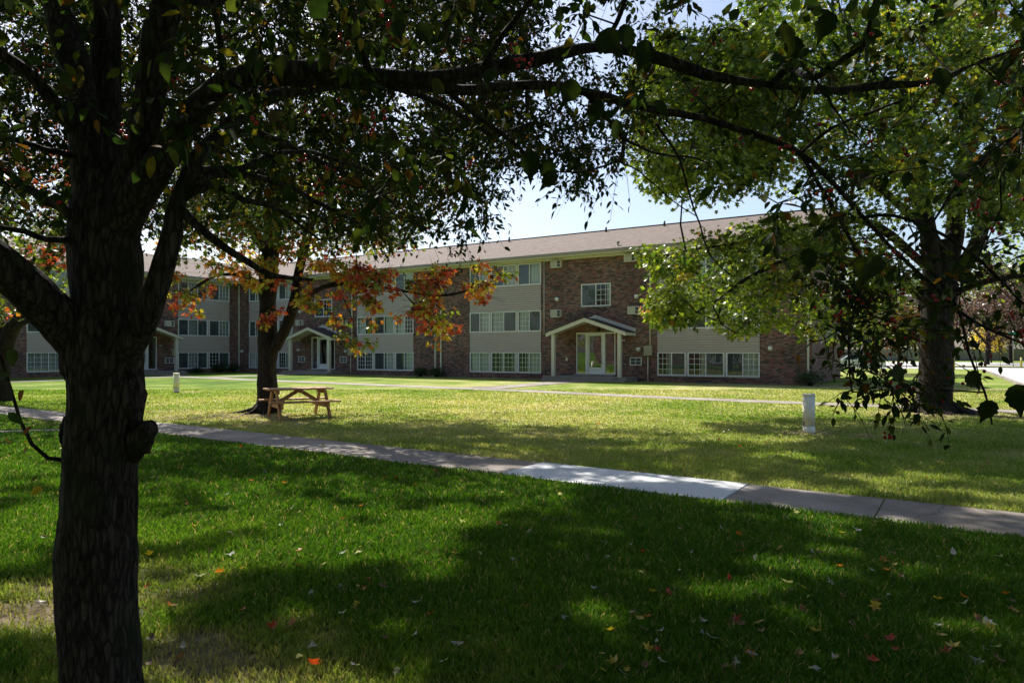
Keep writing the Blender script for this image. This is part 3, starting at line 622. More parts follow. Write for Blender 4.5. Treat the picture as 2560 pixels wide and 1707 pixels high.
# grass blades (geometry near the camera, thinning with distance)
def seg_dist(x, y, a, b):
    a = np.array(a[:2]); b = np.array(b[:2]); d = b-a; t = np.clip(((x-a[0])*d[0]+(y-a[1])*d[1])/(d@d), 0, 1); return np.hypot(x-a[0]-t*d[0], y-a[1]-t*d[1])
def paths_mask(x, y, m=0.0):
    bad = (np.abs((x-P1[0])*SE[0]+(y-P1[1])*SE[1]) < HW1-.01+m)
    for i in range(2, len(P2)-1): bad |= seg_dist(x, y, P2[i], P2[i+1]) < .6
    bad |= seg_dist(x, y, a3, b3) < .12; bad |= seg_dist(x, y, e1, e1b) < .72
    return bad
a3, b3 = a, b
a3 = ground(-200, 1086)[:2]; b3 = ground(345, 1069)[:2]
def grass(n, y0, y1, p, name, hmul=1.0):
    u = rng.random(n); y = (y0**(1-p)+u*(y1**(1-p)-y0**(1-p)))**(1/(1-p)); x = (rng.random(n)*2-1)*(.86*y+1.2)
    tr = (np.hypot(x+1.63, y-2.7) < .17) | (np.hypot(x+6.9, y-18.8) < .4) | (np.hypot(x-11.7, y-18.8) < .6)
    k = ~(paths_mask(x, y) | tr); x, y = x[k], y[k]; dr, di = fields(x, y); k = rng.random(len(x)) > di*.88; x, y, dr, di = x[k], y[k], dr[k], di[k]; n = len(x)
    h = (.022+.024*rng.random(n)+.026*vn(x, y, .6)+.015*(vn(x, y, .15)))*(1-.3*di)*hmul*(1-.35*np.clip((y-9)/6, 0, 1)); w = .0014*(1+y*.55)
    az = rng.random(n)*6.283; lean = h*(.3+.9*rng.random(n)**2); a2 = rng.random(n)*6.283
    dx, dy = np.cos(az)*w, np.sin(az)*w; lx, ly = np.cos(a2)*lean, np.sin(a2)*lean; z0 = np.full(n, -.004)
    V = np.stack([np.stack([x-dx, y-dy, z0], 1), np.stack([x+dx, y+dy, z0], 1), np.stack([x+dx*.7+lx*.4, y+dy*.7+ly*.4, h*.6], 1), np.stack([x-dx*.7+lx*.4, y-dy*.7+ly*.4, h*.6], 1), np.stack([x+lx, y+ly, h], 1)], 1).reshape(-1, 3)
    f = np.array([0, 1, 2, 3, 3, 2, 4]); L = (np.arange(n)[:, None]*5+f[None]).ravel(); T = np.tile([4, 3], n)
    s = np.clip(dr*1.15+di*.5+.30*(rng.random(n)-.45), 0, 1)[:, None]; g = np.array([.055, .14, .010]); g2 = np.array([.18, .28, .032]); st = np.array([.49, .44, .20]); br = np.array([.32, .235, .13])
    c = np.where(s < .35, g+(g2-g)*s/.35, g2+(st-g2)*(s-.35)/.65); c = c*(1-di[:, None]*.5)+br*di[:, None]*.5; dead = (rng.random(n) < .05)[:, None]; c = np.where(dead, br*1.4, c)
    o = np_mesh(name, V, L, T, M['blade'], None, np.repeat(c*(.8+.4*rng.random((n, 1))), 2, 0)); tag(o, 'mown grass blades covering the lawn', 'grass', kind='stuff')
grass(GRASS_N1, 1.7, 7.5, 1.1, 'grass'); grass(GRASS_N2, 7.5, 30, 1.2, 'grass')
# edge tufts along the near sidewalk
# ------------------------------------------------------------ trees
class Tree:
    def __init__(s): s.p = []; s.par = []; s.fix = []; s.leafy = []
    def limb(s, pts, parent=None, step=.12, wob=.0, jit=None):
        """pts: list of (xyz, radius). Returns index of last node."""
        P = np.array([q[0] for q in pts], float); R = np.array([q[1] for q in pts]); out = []
        Pp = np.vstack([2*P[0]-P[1], P, 2*P[-1]-P[-2]])
        for i in range(len(P)-1):
            n = max(2, int(np.linalg.norm(P[i+1]-P[i])/step)); a, b, c, d = Pp[i], Pp[i+1], Pp[i+2], Pp[i+3]
            for k in range(n):
                t = k/n; q = .5*((2*b)+(-a+c)*t+(2*a-5*b+4*c-d)*t*t+(-a+3*b-3*c+d)*t**3); out.append((q+rng.normal(0, wob, 3), R[i]+(R[i+1]-R[i])*t))
        out.append((P[-1], R[-1]))
        if parent is None and s.p: parent = s.near(P[0])
        last = -1 if parent is None else parent
        for q, r in out: s.p.append(q); s.par.append(last); s.fix.append(r); last = len(s.p)-1
        return last
    def near(s, q): return int(np.argmin(((np.array(s.p)-q)**2).sum(1)))
    def grow(s, att, r0=.006, seg=.35, wob=.04, droop=.0):
        base = np.array(s.p); d0 = np.array([((base-a)**2).sum(1).min() for a in att]) if len(att) < 4000 else None
        arr = [np.array(p) for p in s.p]; buf = np.zeros((len(arr)+len(att)*14+10, 3)); buf[:len(arr)] = arr; n = len(arr); fixr = list(s.fix)
        for i in np.argsort(d0):
            a = att[i]; D = buf[:n]-a; dd = (D**2).sum(1)+.6*np.maximum(D[:, 2], 0)**2; j = int(np.argmin(dd)); q = buf[j]; L = np.linalg.norm(a-q)
            m = min(12, max(1, int(L/seg))); last = j; side = rng.normal(0, wob, 3)*L
            for k in range(1, m+1):
                t = k/m; p = q+(a-q)*t+side*math.sin(math.pi*t)+np.array([0, 0, droop*L*math.sin(math.pi*t)])
                if k < m: p = p+rng.normal(0, wob*.35*L/m, 3)
                buf[n] = p; s.p.append(p.copy()); s.par.append(last); s.fix.append(0); last = n; n += 1
            s.fix[last] = -r0
    def radii(s, e=2.3):
        n = len(s.p); acc = np.zeros(n); r = np.zeros(n)
        for i in range(n-1, -1, -1):
            if s.fix[i] > 0: r[i] = s.fix[i]
            else: r[i] = max(acc[i]**(1/e), abs(s.fix[i]), .003)
            p = s.par[i]
            if p >= 0 and s.fix[i] <= 0: acc[p] += r[i]**e
        for i in range(n):
            p = s.par[i]
            if p >= 0 and s.fix[i] <= 0: r[i] = min(r[i], r[p]*.85)
        return r
    def mesh(s, sel_fixed, r, mb):
        n = len(s.p); ch = [[] for _ in range(n)]
        for i in range(n):
            if s.par[i] >= 0: ch[s.par[i]].append(i)
        isf = [f > 0 for f in s.fix]; starts = []
        for i in range(n):
            if isf[i] != sel_fixed: continue
            p = s.par[i]
            if p < 0: starts.append(i); continue
            same = [c for c in ch[p] if isf[c] == sel_fixed]
            if isf[p] != sel_fixed or (same and max(same, key=lambda c: r[c]) != i): starts.append(i)
        for st in starts:
            pts = []; rr = []; p = s.par[st]
            if p >= 0: pts.append(s.p[p]); rr.append(min(r[p], r[st]*1.15))
            i = st
            while True:
                pts.append(s.p[i]); rr.append(r[i]); c = [k for k in ch[i] if isf[k] == sel_fixed]
                if not c: break
                i = max(c, key=lambda k: r[k])
            R = max(rr); mb.tube(pts, rr, 14 if R > .12 else 9 if R > .04 else 5 if R > .012 else 3, cap=R > .02)
def bark_tube(pts, n=48, step=.03, amp=.012, freq=6.0, seed=0.0):
    """thick trunk with furrowed surface; pts: (xyz, r)"""
    t = Tree(); t.limb(pts, step=step); mb = MB(); mb.tube(t.p, [f for f in t.fix], n, cap=False)
    V = np.array(mb.v); C = np.repeat(np.array(t.p), n, 0); out = norm(V-C)
    for i, v in enumerate(V):
        q = Vector((v[0]*freq*1.6, v[1]*freq*1.6, v[2]*freq*.42+seed)); h = mnoise.ridged_multi_fractal(q, 1.0, 2.1, 5, 1.0, 2.0) if False else mnoise.fractal(q, 1.0, 2.0, 5)
        g = mnoise.noise(Vector((v[0]*2.4, v[1]*2.4, v[2]*1.7+seed))); h2 = abs(mnoise.noise(Vector((v[0]*freq*3, v[1]*freq*3, v[2]*freq*.5))))
        V[i] = v+out[i]*(amp*(h*.9-h2*.9)+amp*2.2*g)
    mb.v = [tuple(v) for v in V]; return mb
def cluster_leaves(att, per, rad, size, ci, palette, flat=.6, jit=.25, droop=.5, center=None):
    n = len(att)*per; A = np.repeat(att, per, 0); R = np.repeat(np.broadcast_to(rad, len(att)), per)
    d = norm(rng.normal(0, 1, (n, 3))); rr = rng.random(n)**.45; off = d*rr[:, None]*R[:, None]; off[:, 2] *= flat
    P = A+off; ax = norm(off+rng.normal(0, .35, (n, 3))*R[:, None])+np.array([0, 0, -droop]); nr = norm(np.array([0, 0, 1.])+rng.normal(0, .75, (n, 3)))
    sz = size*(.65+.6*rng.random(n)); c = np.repeat(palette[ci], per, 0); alt = rng.random(n) < .3; ridx = rng.integers(0, len(ci), n); c = np.where(alt[:, None], palette[ci[ridx]], c) if jit > 0 else c
    c = c*(.7+.6*rng.random((n, 1))); return P, ax, nr, sz, c
def twigs(att, rad, mb, k=4, r=.004):
    for a, R in zip(att, np.broadcast_to(rad, len(att))):
        for _ in range(k):
            d = norm(rng.normal(0, 1, 3))*R*.85; d[2] *= .6; mb.tube([a, a+d*.5+np.array([0, 0, R*.05]), a+d], [r, r*.7, r*.4], 3, cap=False)

# --- 1. dark crabapple beside the camera
def pz(pts, Zs=None): return [(at(x, y, Z), r) for x, y, Z, r in pts]
Zc = 2.7
ct = Tree()
trunk_pts = pz([(251, 2000, Zc, .170), (251, 1707, Zc, .143), (247, 1415, Zc, .143), (250, 1200, Zc, .138), (256, 1080, Zc, .142), (262, 1000, Zc, .145), (264, 900, Zc, .150), (266, 820, Zc, .138), (266, 760, Zc, .122), (266, 600, Zc, .118), (273, 520, Zc, .124), (275, 440, Zc, .11), (276, 380, Zc, .06)])
base = ct.limb(trunk_pts, step=.06)
LIMBS = [
 [(230, 900, 2.68, .07), (150, 800, 2.6, .078), (75, 725, 2.5, .075), (-10, 650, 2.4, .07), (-160, 500, 2.3, .06), (-420, 250, 2.2, .04)],
 [(300, 900, 2.66, .06), (345, 835, 2.6, .05), (378, 760, 2.58, .043), (403, 680, 2.58, .04), (428, 600, 2.6, .037), (446, 500, 2.62, .036), (490, 400, 2.68, .034), (570, 320, 2.75, .031), (640, 260, 2.8, .029), (740, 228, 2.9, .026), (880, 205, 3.05, .023), (1000, 222, 3.2, .018), (1120, 270, 3.4, .014), (1230, 340, 3.6, .009)],
 [(290, 560, 2.68, .09), (330, 500, 2.64, .075), (385, 430, 2.6, .066), (440, 350, 2.56, .058), (510, 255, 2.5, .052), (590, 200, 2.46, .048), (680, 188, 2.44, .044), (800, 182, 2.42, .041), (900, 196, 2.4, .038), (1000, 200, 2.38, .035), (1110, 196, 2.36, .033), (1220, 172, 2.36, .030), (1340, 148, 2.38, .027), (1500, 118, 2.42, .024), (1640, 145, 2.46, .021), (1780, 190, 2.5, .018), (1930, 214, 2.55, .016), (2080, 228, 2.6, .014), (2200, 214, 2.6, .0125), (2330, 205, 2.6, .011), (2440, 160, 2.6, .0095), (2580, 112, 2.6, .008), (2760, 60, 2.6, .005)],
 [(1040, 202, 2.38, .026), (1120, 226, 2.42, .02), (1230, 218, 2.5, .018), (1370, 214, 2.55, .0175), (1480, 232, 2.6, .0165), (1600, 268, 2.65, .0155), (1760, 296, 2.7, .014), (1880, 335, 2.72, .0125), (2000, 382, 2.7, .0115), (2080, 455, 2.66, .009), (2160, 545, 2.6, .008), (2250, 640, 2.55, .007), (2340, 720, 2.5, .006), (2430, 800, 2.4, .005), (2560, 860, 2.35, .004)],
 [(2000, 382, 2.7, .009), (2060, 480, 2.75, .008), (2110, 570, 2.7, .007), (2160, 660, 2.6, .006), (2140, 760, 2.5, .005), (2120, 860, 2.45, .004), (2130, 980, 2.4, .003)],
 [(2000, 382, 2.7, .008), (2080, 320, 2.6, .006), (2170, 285, 2.5, .005), (2260, 250, 2.4, .004)],
 [(250, 540, 2.7, .085), (222, 420, 2.66, .07), (205, 250, 2.7, .06), (172, 120, 2.75, .055), (140, 0, 2.8, .05), (80, -260, 2.9, .04), (0, -700, 3.0, .02)],
 [(270, 500, 2.72, .08), (268, 350, 2.78, .06), (266, 180, 2.85, .055), (268, 0, 2.9, .05), (290, -300, 3.0, .035), (330, -800, 3.2, .015)],
 [(300, 500, 2.66, .075), (340, 400, 2.64, .062), (368, 280, 2.62, .056), (392, 120, 2.6, .052), (420, 0, 2.6, .048), (480, -240, 2.6, .036), (560, -700, 2.8, .015)],
 [(205, 350, 2.66, .03), (160, 290, 2.6, .027), (105, 220, 2.55, .025), (40, 160, 2.5, .022), (-60, 100, 2.4, .018), (-260, 10, 2.2, .01)],
 [(200, 560, 2.62, .024), (150, 518, 2.56, .019), (95, 490, 2.5, .016), (20, 430, 2.4, .011), (-120, 330, 2.3, .007)],
 [(195, 598, 2.62, .014), (120, 600, 2.55, .012), (60, 580, 2.5, .011), (-40, 560, 2.4, .008)],
 [(190, 390, 2.62, .012), (110, 372, 2.5, .01), (40, 350, 2.4, .008), (-60, 340, 2.3, .005)],
 [(460, 470, 2.64, .02), (500, 425, 2.7, .017), (600, 424, 2.8, .015), (680, 388, 2.9, .012), (780, 382, 3.1, .01), (900, 420, 3.3, .007)],
 [(455, 490, 2.62, .018), (520, 442, 2.7, .015), (620, 438, 2.8, .014), (720, 470, 2.9, .012), (820, 520, 3.0, .01), (900, 560, 3.1, .006)],
 [(452, 500, 2.62, .016), (530, 462, 2.66, .013), (610, 500, 2.7, .012), (690, 520, 2.8, .009), (800, 600, 3.0, .005)],
 [(448, 520, 2.61, .02), (500, 570, 2.58, .017), (560, 618, 2.56, .015), (620, 655, 2.55, .013), (690, 690, 2.6, .01), (780, 700, 2.7, .006)],
 [(500, 395, 2.7, .02), (600, 330, 2.85, .018), (690, 350, 3.0, .015), (790, 400, 3.2, .012), (900, 450, 3.5, .009), (1000, 520, 3.9, .006)],
 [(1460, 228, 2.6, .012), (1510, 290, 2.6, .009), (1560, 350, 2.6, .007), (1545, 400, 2.55, .005), (1480, 425, 2.5, .004), (1400, 430, 2.45, .003)],
 [(1560, 350, 2.6, .006), (1650, 385, 2.7, .005), (1740, 395, 2.8, .004), (1780, 420, 2.8, .003)],
 [(1640, 310, 2.7, .006), (1700, 400, 2.8, .005), (1720, 480, 2.8, .004), (1750, 560, 2.8, .0035), (1775, 640, 2.8, .003), (1830, 690, 2.8, .0025)],
 [(1540, 400, 2.55, .004), (1600, 430, 2.7, .003), (1680, 500, 2.8, .0025), (1740, 540, 2.8, .002)],
 [(1100, 210, 2.4, .012), (1180, 280, 2.5, .01), (1260, 340, 2.6, .008), (1330, 400, 2.6, .006), (1370, 440, 2.55, .003)],
 [(930, 200, 2.4, .014), (900, 100, 2.3, .011), (880, 0, 2.2, .009), (860, -150, 2.1, .006)],
 [(560, 210, 2.48, .014), (550, 100, 2.4, .011), (530, 0, 2.3, .009), (520, -200, 2.2, .006)],
 [(1200, 180, 2.36, .012), (1260, 90, 2.2, .01), (1330, 0, 2.1, .008), (1400, -120, 2.0, .006)],
 [(1500, 130, 2.4, .01), (1540, 60, 2.2, .008), (1560, 0, 2.1, .007), (1600, -150, 2.0, .005)],
 [(2560, 330, 2.4, .01), (2480, 380, 2.4, .008), (2400, 450, 2.4, .006), (2330, 560, 2.4, .004), (2250, 640, 2.45, .003)],
 [(2160, 545, 2.6, .007), (2240, 540, 2.5, .006), (2380, 600, 2.4, .006), (2480, 680, 2.3, .005), (2560, 760, 2.2, .004)],
 [(2300, 640, 2.5, .006), (2390, 760, 2.4, .005), (2420, 880, 2.35, .004), (2460, 980, 2.3, .004), (2480, 1060, 2.3, .003)]]
ct_lims = []
for L in LIMBS: ct.limb(pz(L), parent=ct.near(at(*L[0][:3])), step=.07, wob=.002)
# clusters for its crown: over the picture, above it and out towards the lawn
def sample(n, xr, yr, Zr, poly=None, extra=None):
    x = rng.uniform(*xr, n); y = rng.uniform(*yr, n); Z = rng.uniform(*Zr, n)
    k = np.ones(n, bool) if poly is None else inpoly(x, y, poly); x, y, Z = x[k], y[k], Z[k]; P = np.stack([(x-CX)/F*Z, Z, H+(HY-y)/F*Z], 1)
    if extra is not None: P = P[extra(P)]
    return P
PC = [(-700, 620), (0, 560), (60, 700), (120, 520), (440, 560), (620, 560), (850, 600), (960, 620), (1010, 540), (1180, 520), (1240, 540), (1240, 430), (1300, 370), (1500, 330), (1640, 300), (1680, 380), (1780, 420), (1850, 450), (2000, 640), (2080, 800), (2180, 900), (2330, 860), (2450, 980), (2700, 900), (3200, 700), (3200, -100), (-700, -100)]
def thin(P, sparse, keep):
    x, y = proj(P); r = rng.random(len(P)); k = np.ones(len(P), bool)
    for poly, p in sparse: k &= ~(inpoly(x, y, poly) & (r > p))
    return P[k]
sparse = [([(1330, -120), (2750, -120), (2750, 1100), (1330, 1100)], .42), ([(1300, -120), (1900, -120), (1900, 90), (1600, 130), (1300, 120)], .35), ([(1480, 110), (1820, 110), (1800, 330), (1480, 330)], .5), ([(1980, 560), (2200, 560), (2260, 1000), (1980, 1000)], .45), ([(2200, 560), (2700, 560), (2700, 1100), (2200, 1100)], .35), ([(-100, 560), (160, 560), (160, 720), (-100, 720)], .3), ([(1680, 300), (2250, 300), (2250, 640), (1800, 640)], .45), ([(2250, 250), (2700, 250), (2700, 640), (2250, 640)], .45), ([(420, 420), (900, 420), (900, 640), (420, 640)], .55), ([(2180, 860), (2700, 820), (2700, 1100), (2180, 1100)], .4)]
A1 = sample(300, (-300, 2700), (-100, 900), (1.9, 3.9), PC); A1 = thin(A1, sparse, 0)
A2 = sample(1550, (-200, 1330), (-100, 640), (4.4, 8.2), [(-200, -100), (1560, -100), (1380, 300), (1270, 400), (1230, 540), (1160, 590), (1000, 560), (900, 600), (640, 540), (450, 600), (200, 560), (-200, 560)])
A2 = A2[A2[:, 2] > 2.4]
A2b = np.vstack([sample(110, (1300, 1680), (-80, 480), (4.0, 7.0), [(1300, -80), (1700, -80), (1560, 180), (1400, 300), (1450, 480), (1570, 520), (1500, 560), (1330, 330)]), sample(90, (1230, 1680), (220, 480), (3.6, 6.5), [(1250, 230), (1640, 230), (1640, 330), (1560, 400), (1500, 455), (1420, 430), (1340, 420), (1270, 400)])])
# unseen clusters above the frame, added to shade the near lawn
def box_pts(n, lo, hi): return rng.uniform(lo, hi, (n, 3))
A3 = box_pts(SHADE_N, (-5.9, -.6, 3.0), (4.9, 9.4, 7.0)); x, y = proj(A3[A3[:, 1] > .3]); A3 = A3[A3[:, 1] > .3]
A3 = A3[(y < -60) | (A3[:, 2] > 50)]; AB = box_pts(420, (-4.5, -4.5, 2.6), (4.8, .3, 6.0)); AB = np.vstack([AB, box_pts(350, (-6.5, -7, 2.2), (7.5, -.5, 5.0))])  # clusters behind the camera added to block sky light from the near lawn
c0 = np.array([-.5, 4.4, 3.8]); A3 = A3[(((A3-c0)/np.array([5.4, 5.0, 3.2]))**2).sum(1) < 1]
# openings cut into the canopy to shape the sun patches on the lawn
SH = np.array([.471, -.882])*.84
def ground_hit(P): return P[:, :2]+SH*P[:, 2:3]
def lit_field(P):
    g = ground_hit(P); X, Y = g[:, 0], g[:, 1]; n = .34*vn(X*.8+3, Y*1.25+7, .85)+.40*vn(X+31, Y*1.3+2, .40)+.26*vn(X*.9+50, Y*1.5+9, .2); n = .5+(n-.5)*1.9
    n = np.where(Y > 9.6, .72*vn(X*.42+11, Y*1.15+5, .8)+.28*vn(X+31, Y*1.5+2, .4), n)
    zone = np.zeros(len(P)); put = lambda x0, x1, y0, y1, v: np.maximum(zone, v*((X > x0) & (X < x1) & (Y > y0) & (Y < y1)))
    zone = put(-30, 30, 16.5, 99, 1.0); zone = put(-30, 30, 14.6, 16.5, .52); zone = put(-30, 30, 12.2, 14.6, .40); zone = put(3, 30, 12.2, 14.6, .56); zone = put(-30, 30, 8.8, 12.2, .38); zone = put(-30, .6, 6.2, 12.2, .54); zone = put(.6, 4.5, 6.6, 9.6, .42); zone = put(-.4, 3.2, 4.0, 6.6, .27); zone = put(-6, -.4, 3.6, 6.2, .47); zone = put(.2, 3.0, 6.9, 9.3, .42); zone = put(-3.2, -.4, 2.8, 4.0, .48); zone = put(3, 9, 6.4, 9.3, .37)
    return n < zone
def sunny(P, p): return P[~(lit_field(P) & (rng.random(len(P)) < p))]
TOPGAP = [([(1330, -60), (1580, -60), (1520, 130), (1390, 130)], .3)]; A2 = thin(A2, TOPGAP, 0); A2b = thin(A2b, TOPGAP, 0)
A3 = sunny(A3, .5); A3 = np.vstack([A3, AB]); A2 = sunny(A2, .45)
L4n = np.array([at(*q[:3]) for L in (LIMBS[3][7:], LIMBS[4], LIMBS[5], LIMBS[-3], LIMBS[-2], LIMBS[-1], LIMBS[2][14:]) for a_q, b_q in zip(L[:-1], L[1:]) for q in [tuple(np.array(a_q)+(np.array(b_q)-np.array(a_q))*t) for t in (.0, .33, .66)]])
AH = L4n[rng.random(len(L4n)) < .55]; AH = AH+rng.normal(0, .07, AH.shape); t_ = rng.random(34); yy = 640+t_*360; AH = np.vstack([AH, np.stack([((2165-25*np.sin(t_*5)-CX)+rng.normal(0, 42, 34)*(1.25-.8*t_))/F*2.5, 2.5+rng.normal(0, .12, 34), H+(HY-yy)/F*2.5], 1)]); x, y = proj(AH); AH = AH[~inpoly(x, y, [(1500, 560), (2000, 560), (2000, 1200), (1500, 1200)])]; NA1 = len(A1); A1 = np.vstack([A1, AH])
ATT = np.vstack([A1, A2, A2b, A3]); ct.grow(ATT, r0=.0028, seg=.16, wob=.06)
fallen = []
root = empty('crabapple_tree', at(251, 1923, Zc), 'dark furrowed crabapple tree with red fruit spreading its arched limb over the near lawn', 'tree')
mb = bark_tube(trunk_pts[:-1], 72, .018, .013, 7.0)
r = ct.radii(); isf = np.array(ct.fix) > 0; r[0:base+1] = np.minimum(r[0:base+1], 99)
def add_burl(mb, c, rad, squash=(1, 1, 1), seed=0):
    for la in range(9):
        for lo in range(14):
            q = []
            for a, b in ((la, lo), (la, lo+1), (la+1, lo+1), (la+1, lo)):
                th = math.pi*a/9; ph = 2*math.pi*b/14; d = Vector((math.sin(th)*math.cos(ph), math.sin(th)*math.sin(ph), math.cos(th)))
                rr = rad*(1+.35*mnoise.noise(d*2.2+Vector((seed, 0, 0)))); q.append(tuple(np.array(c)+np.array([d.x*squash[0], d.y*squash[1], d.z*squash[2]])*rr))
            mb.face(q, smooth=True)
add_burl(mb, at(352, 1100, 2.66), .048, (1.0, 1, 1.2), 1); add_burl(mb, at(328, 1000, 2.66), .062, (.8, 1, 1.9), 4); add_burl(mb, at(320, 905, 2.66), .058, (.8, 1, 1.5), 8); add_burl(mb, at(185, 905, 2.64), .06, (.8, 1, 1.5), 5); add_burl(mb, at(166, 1080, 2.68), .03, (.8, 1, 2), 6)
mb.tube([at(330, 1140, 2.68), at(352, 1105, 2.66), at(372, 1068, 2.64), at(380, 1060, 2.63)], [.035, .04, .038, .02], 10)
mb.build('trunk', M['bark_dark'], root)
lm = MB(); ct2r = r.copy()
for L in LIMBS:
    P = pz(L); big = P[0][1] > .03 or P[1][1] > .03
    if big:
        b = bark_tube(P, 22, .03, .006, 9.0, P[0][0][0]); lm.v, off = lm.v+b.v, len(lm.v); lm.f += [tuple(i+off for i in f) for f in b.f]; lm.uv += b.uv; lm.smooth += b.smooth
    else:
        t = Tree(); t.limb(P, step=.05, wob=.0015); lm.tube(t.p, t.fix, 7)
lm.build('limb', M['bark_dark'], root)
br = MB(); ct.mesh(False, r, br)
# sprigs
def sprigs(att, per, L0, leafn, size, pal, pw, mb, fruit=None, fp=.12):
    Ps = []; Ax = []; Nr = []; Sz = []; Cc = []
    for a in att:
        for _ in range(per):
            d = norm(rng.normal(0, 1, 3)+np.array([0, 0, -.1])); L = L0*(.6+.8*rng.random()); m = a+d*L*.5+np.array([0, 0, .03*L]); e = a+d*L+np.array([0, 0, -.18*L]); mb.tube([a, m, e], [.0022, .0016, .0009], 3, cap=False)
            n = leafn; t = (np.arange(n)+.7)/n; pos = a+np.outer(t, e-a)+np.outer(np.sin(t*3.14), m-(a+e)/2)
            sd = norm(rng.normal(0, 1, (n, 3))); ax = norm(d*.7+sd*.9+np.array([0, 0, -.45])); Ps.append(pos+ax*.012); Ax.append(ax); Nr.append(norm(np.array([0, 0, 1.])+rng.normal(0, .6, (n, 3))))
            Sz.append(size*(.55+.7*rng.random(n))); k = rng.choice(len(pal), n, p=pw); Cc.append(pal[k]*(.75+.5*rng.random((n, 1))))
            if fruit is not None and rng.random() < fp:
                fc = e+np.array([0, 0, -.015])
                for _ in range(rng.integers(2, 7)): fruit.append(fc+rng.normal(0, .013, 3)+np.array([0, 0, -.012]))
    return [np.concatenate(q) for q in (Ps, Ax, Nr, Sz, Cc)]
PALC = np.array([[.030, .055, .014], [.045, .07, .016], [.10, .12, .02], [.20, .09, .02], [.06, .05, .02], [.28, .22, .03]]); PW = [.40, .26, .14, .05, .11, .04]
fruit = []
s_near = sprigs(A1[:NA1], 5, .17, 7, .052, PALC, PW, br, fruit, .16); s_hang = sprigs(A1[NA1:], 3, .13, 6, .037, PALC, PW, br, fruit, .2)
s_mid = sprigs(np.vstack([A2, A2b]), 6, .26, 10, .045, PALC, PW, br, fruit, .06)
s_top = cluster_leaves(A3, 70, .5, .095, rng.integers(0, 3, len(A3)), PALC, .7)
def open_sun(S, thin_near=.0):
    P = S[0]; x, y = proj(P); L = lit_field(P); k = ~(((y < -25) | (P[:, 1] < .3)) & L); g = ground_hit(P)[:, 1]; k &= ~(L & (g > 11) & (g < 18.5) & (rng.random(len(P)) < np.where(g > 14.6, .5, .2))); k &= ~(L & (g < 9.3) & (rng.random(len(P)) < thin_near)); return [q[k] for q in S]
s_top = open_sun(s_top)
S = open_sun([np.concatenate(q) for q in zip(s_near, s_mid, s_hang)], .8)
br.build('branches', M['bark_dark'], root)
leaves('crown', *S[:4], S[4], T_OVAL, M['crab_leaf'], root)
leaves('shade_crown', *s_top[:4], s_top[4], T_SIMPLE, M['crab_leaf'], root)  # out-of-frame leaves added for their shade on the near lawn
# large serrated leaves close to the lens, shoot at the trunk
big = [(1500, 80, 2.0, .13), (1560, 60, 1.9, .09), (1620, 100, 2.0, .1), (1440, 200, 2.1, .1), (1390, 430, 2.3, .085), (1330, 380, 2.3, .11), (1360, 400, 2.35, .1), (1230, 170, 2.0, .07), (1050, 60, 1.7, .07), (990, 50, 1.8, .07), (1100, 200, 2.1, .08), (1540, 300, 2.3, .09), (1600, 120, 2.1, .09), (1980, 90, 2.2, .1), (2080, 30, 2.0, .1), (1960, 60, 2.1, .09), (2200, 640, 2.1, .1), (2160, 640, 2.2, .1), (2020, 620, 2.3, .09), (2420, 930, 2.2, .09), (2540, 960, 2.0, .11), (2480, 1000, 2.1, .09), (2240, 910, 2.2, .08), (1640, 250, 2.2, .08), (1500, 250, 2.2, .1), (700, 140, 2.0, .1), (640, 120, 1.9, .09), (820, 240, 2.1, .07), (2350, 170, 2.0, .09)]
big = [(x, y, z, s*.82) for x, y, z, s in big]; P = np.array([at(x, y, z) for x, y, z, s in big]); n = len(P); ax = norm(np.stack([rng.normal(0, .5, n), rng.normal(0, .3, n), -np.ones(n)*.9], 1)); nr = norm(np.stack([rng.normal(0, .5, n), -np.ones(n), rng.normal(.3, .4, n)], 1))
T_SERR = (np.array([[0, 0, 0], [.22, .08, 0], [.38, .30, .03], [.33, .36, .03], [.42, .5, .03], [.30, .62, .02], [.30, .72, .02], [.13, .86, 0], [0, 1.25, -.1], [-.13, .86, 0], [-.30, .72, .02], [-.30, .62, .02], [-.42, .5, .03], [-.33, .36, .03], [-.38, .3, .03], [-.22, .08, 0], [0, .5, -.05]]),
          [(0, 1, 2, 3, 16), (16, 3, 4, 5, 6), (16, 6, 7, 8), (16, 8, 9, 10), (16, 10, 11, 12, 13), (16, 13, 14, 15, 0)])
szs = np.array([b[3] for b in big]); lc = PALC[rng.choice([0, 1, 1, 2], n)]*.6
for i in range(n): leaves('large_leaf', P[i:i+1], ax[i:i+1], nr[i:i+1], szs[i:i+1], lc[i:i+1], T_SERR, M['crab_leaf'], root)
sh = MB(); sh.tube([at(165, 1150, 2.66), at(120, 1145, 2.6), at(80, 1110, 2.55), at(50, 1050, 2.5), at(30, 980, 2.48), at(5, 900, 2.45), at(-30, 820, 2.4)], [.009, .008, .007, .006, .005, .005, .004], 7); sh.build('shoot', M['bark_dark'], root)
sl = [(60, 975, 2.45, .062, 3), (80, 1065, 2.45, .04, 3), (20, 1030, 2.4, .06, 0), (25, 930, 2.4, .06, 0), (70, 1120, 2.4, .035, 5), (105, 1215, 2.4, .05, 5), (10, 1090, 2.4, .045, 3), (95, 1190, 2.42, .03, 2), (0, 985, 2.3, .06, 3), (30, 870, 2.3, .07, 1)]
P = np.array([at(x, y, z) for x, y, z, s, k in sl]); n = len(P); ax = norm(np.stack([rng.normal(-.3, .6, n), rng.normal(0, .3, n), -np.ones(n)*.6], 1)); nr = norm(np.stack([rng.normal(0, .4, n), -np.ones(n), rng.normal(.3, .4, n)], 1)); szs = np.array([s[3] for s in sl]); lc = PALC[[s[4] for s in sl]]*1.3
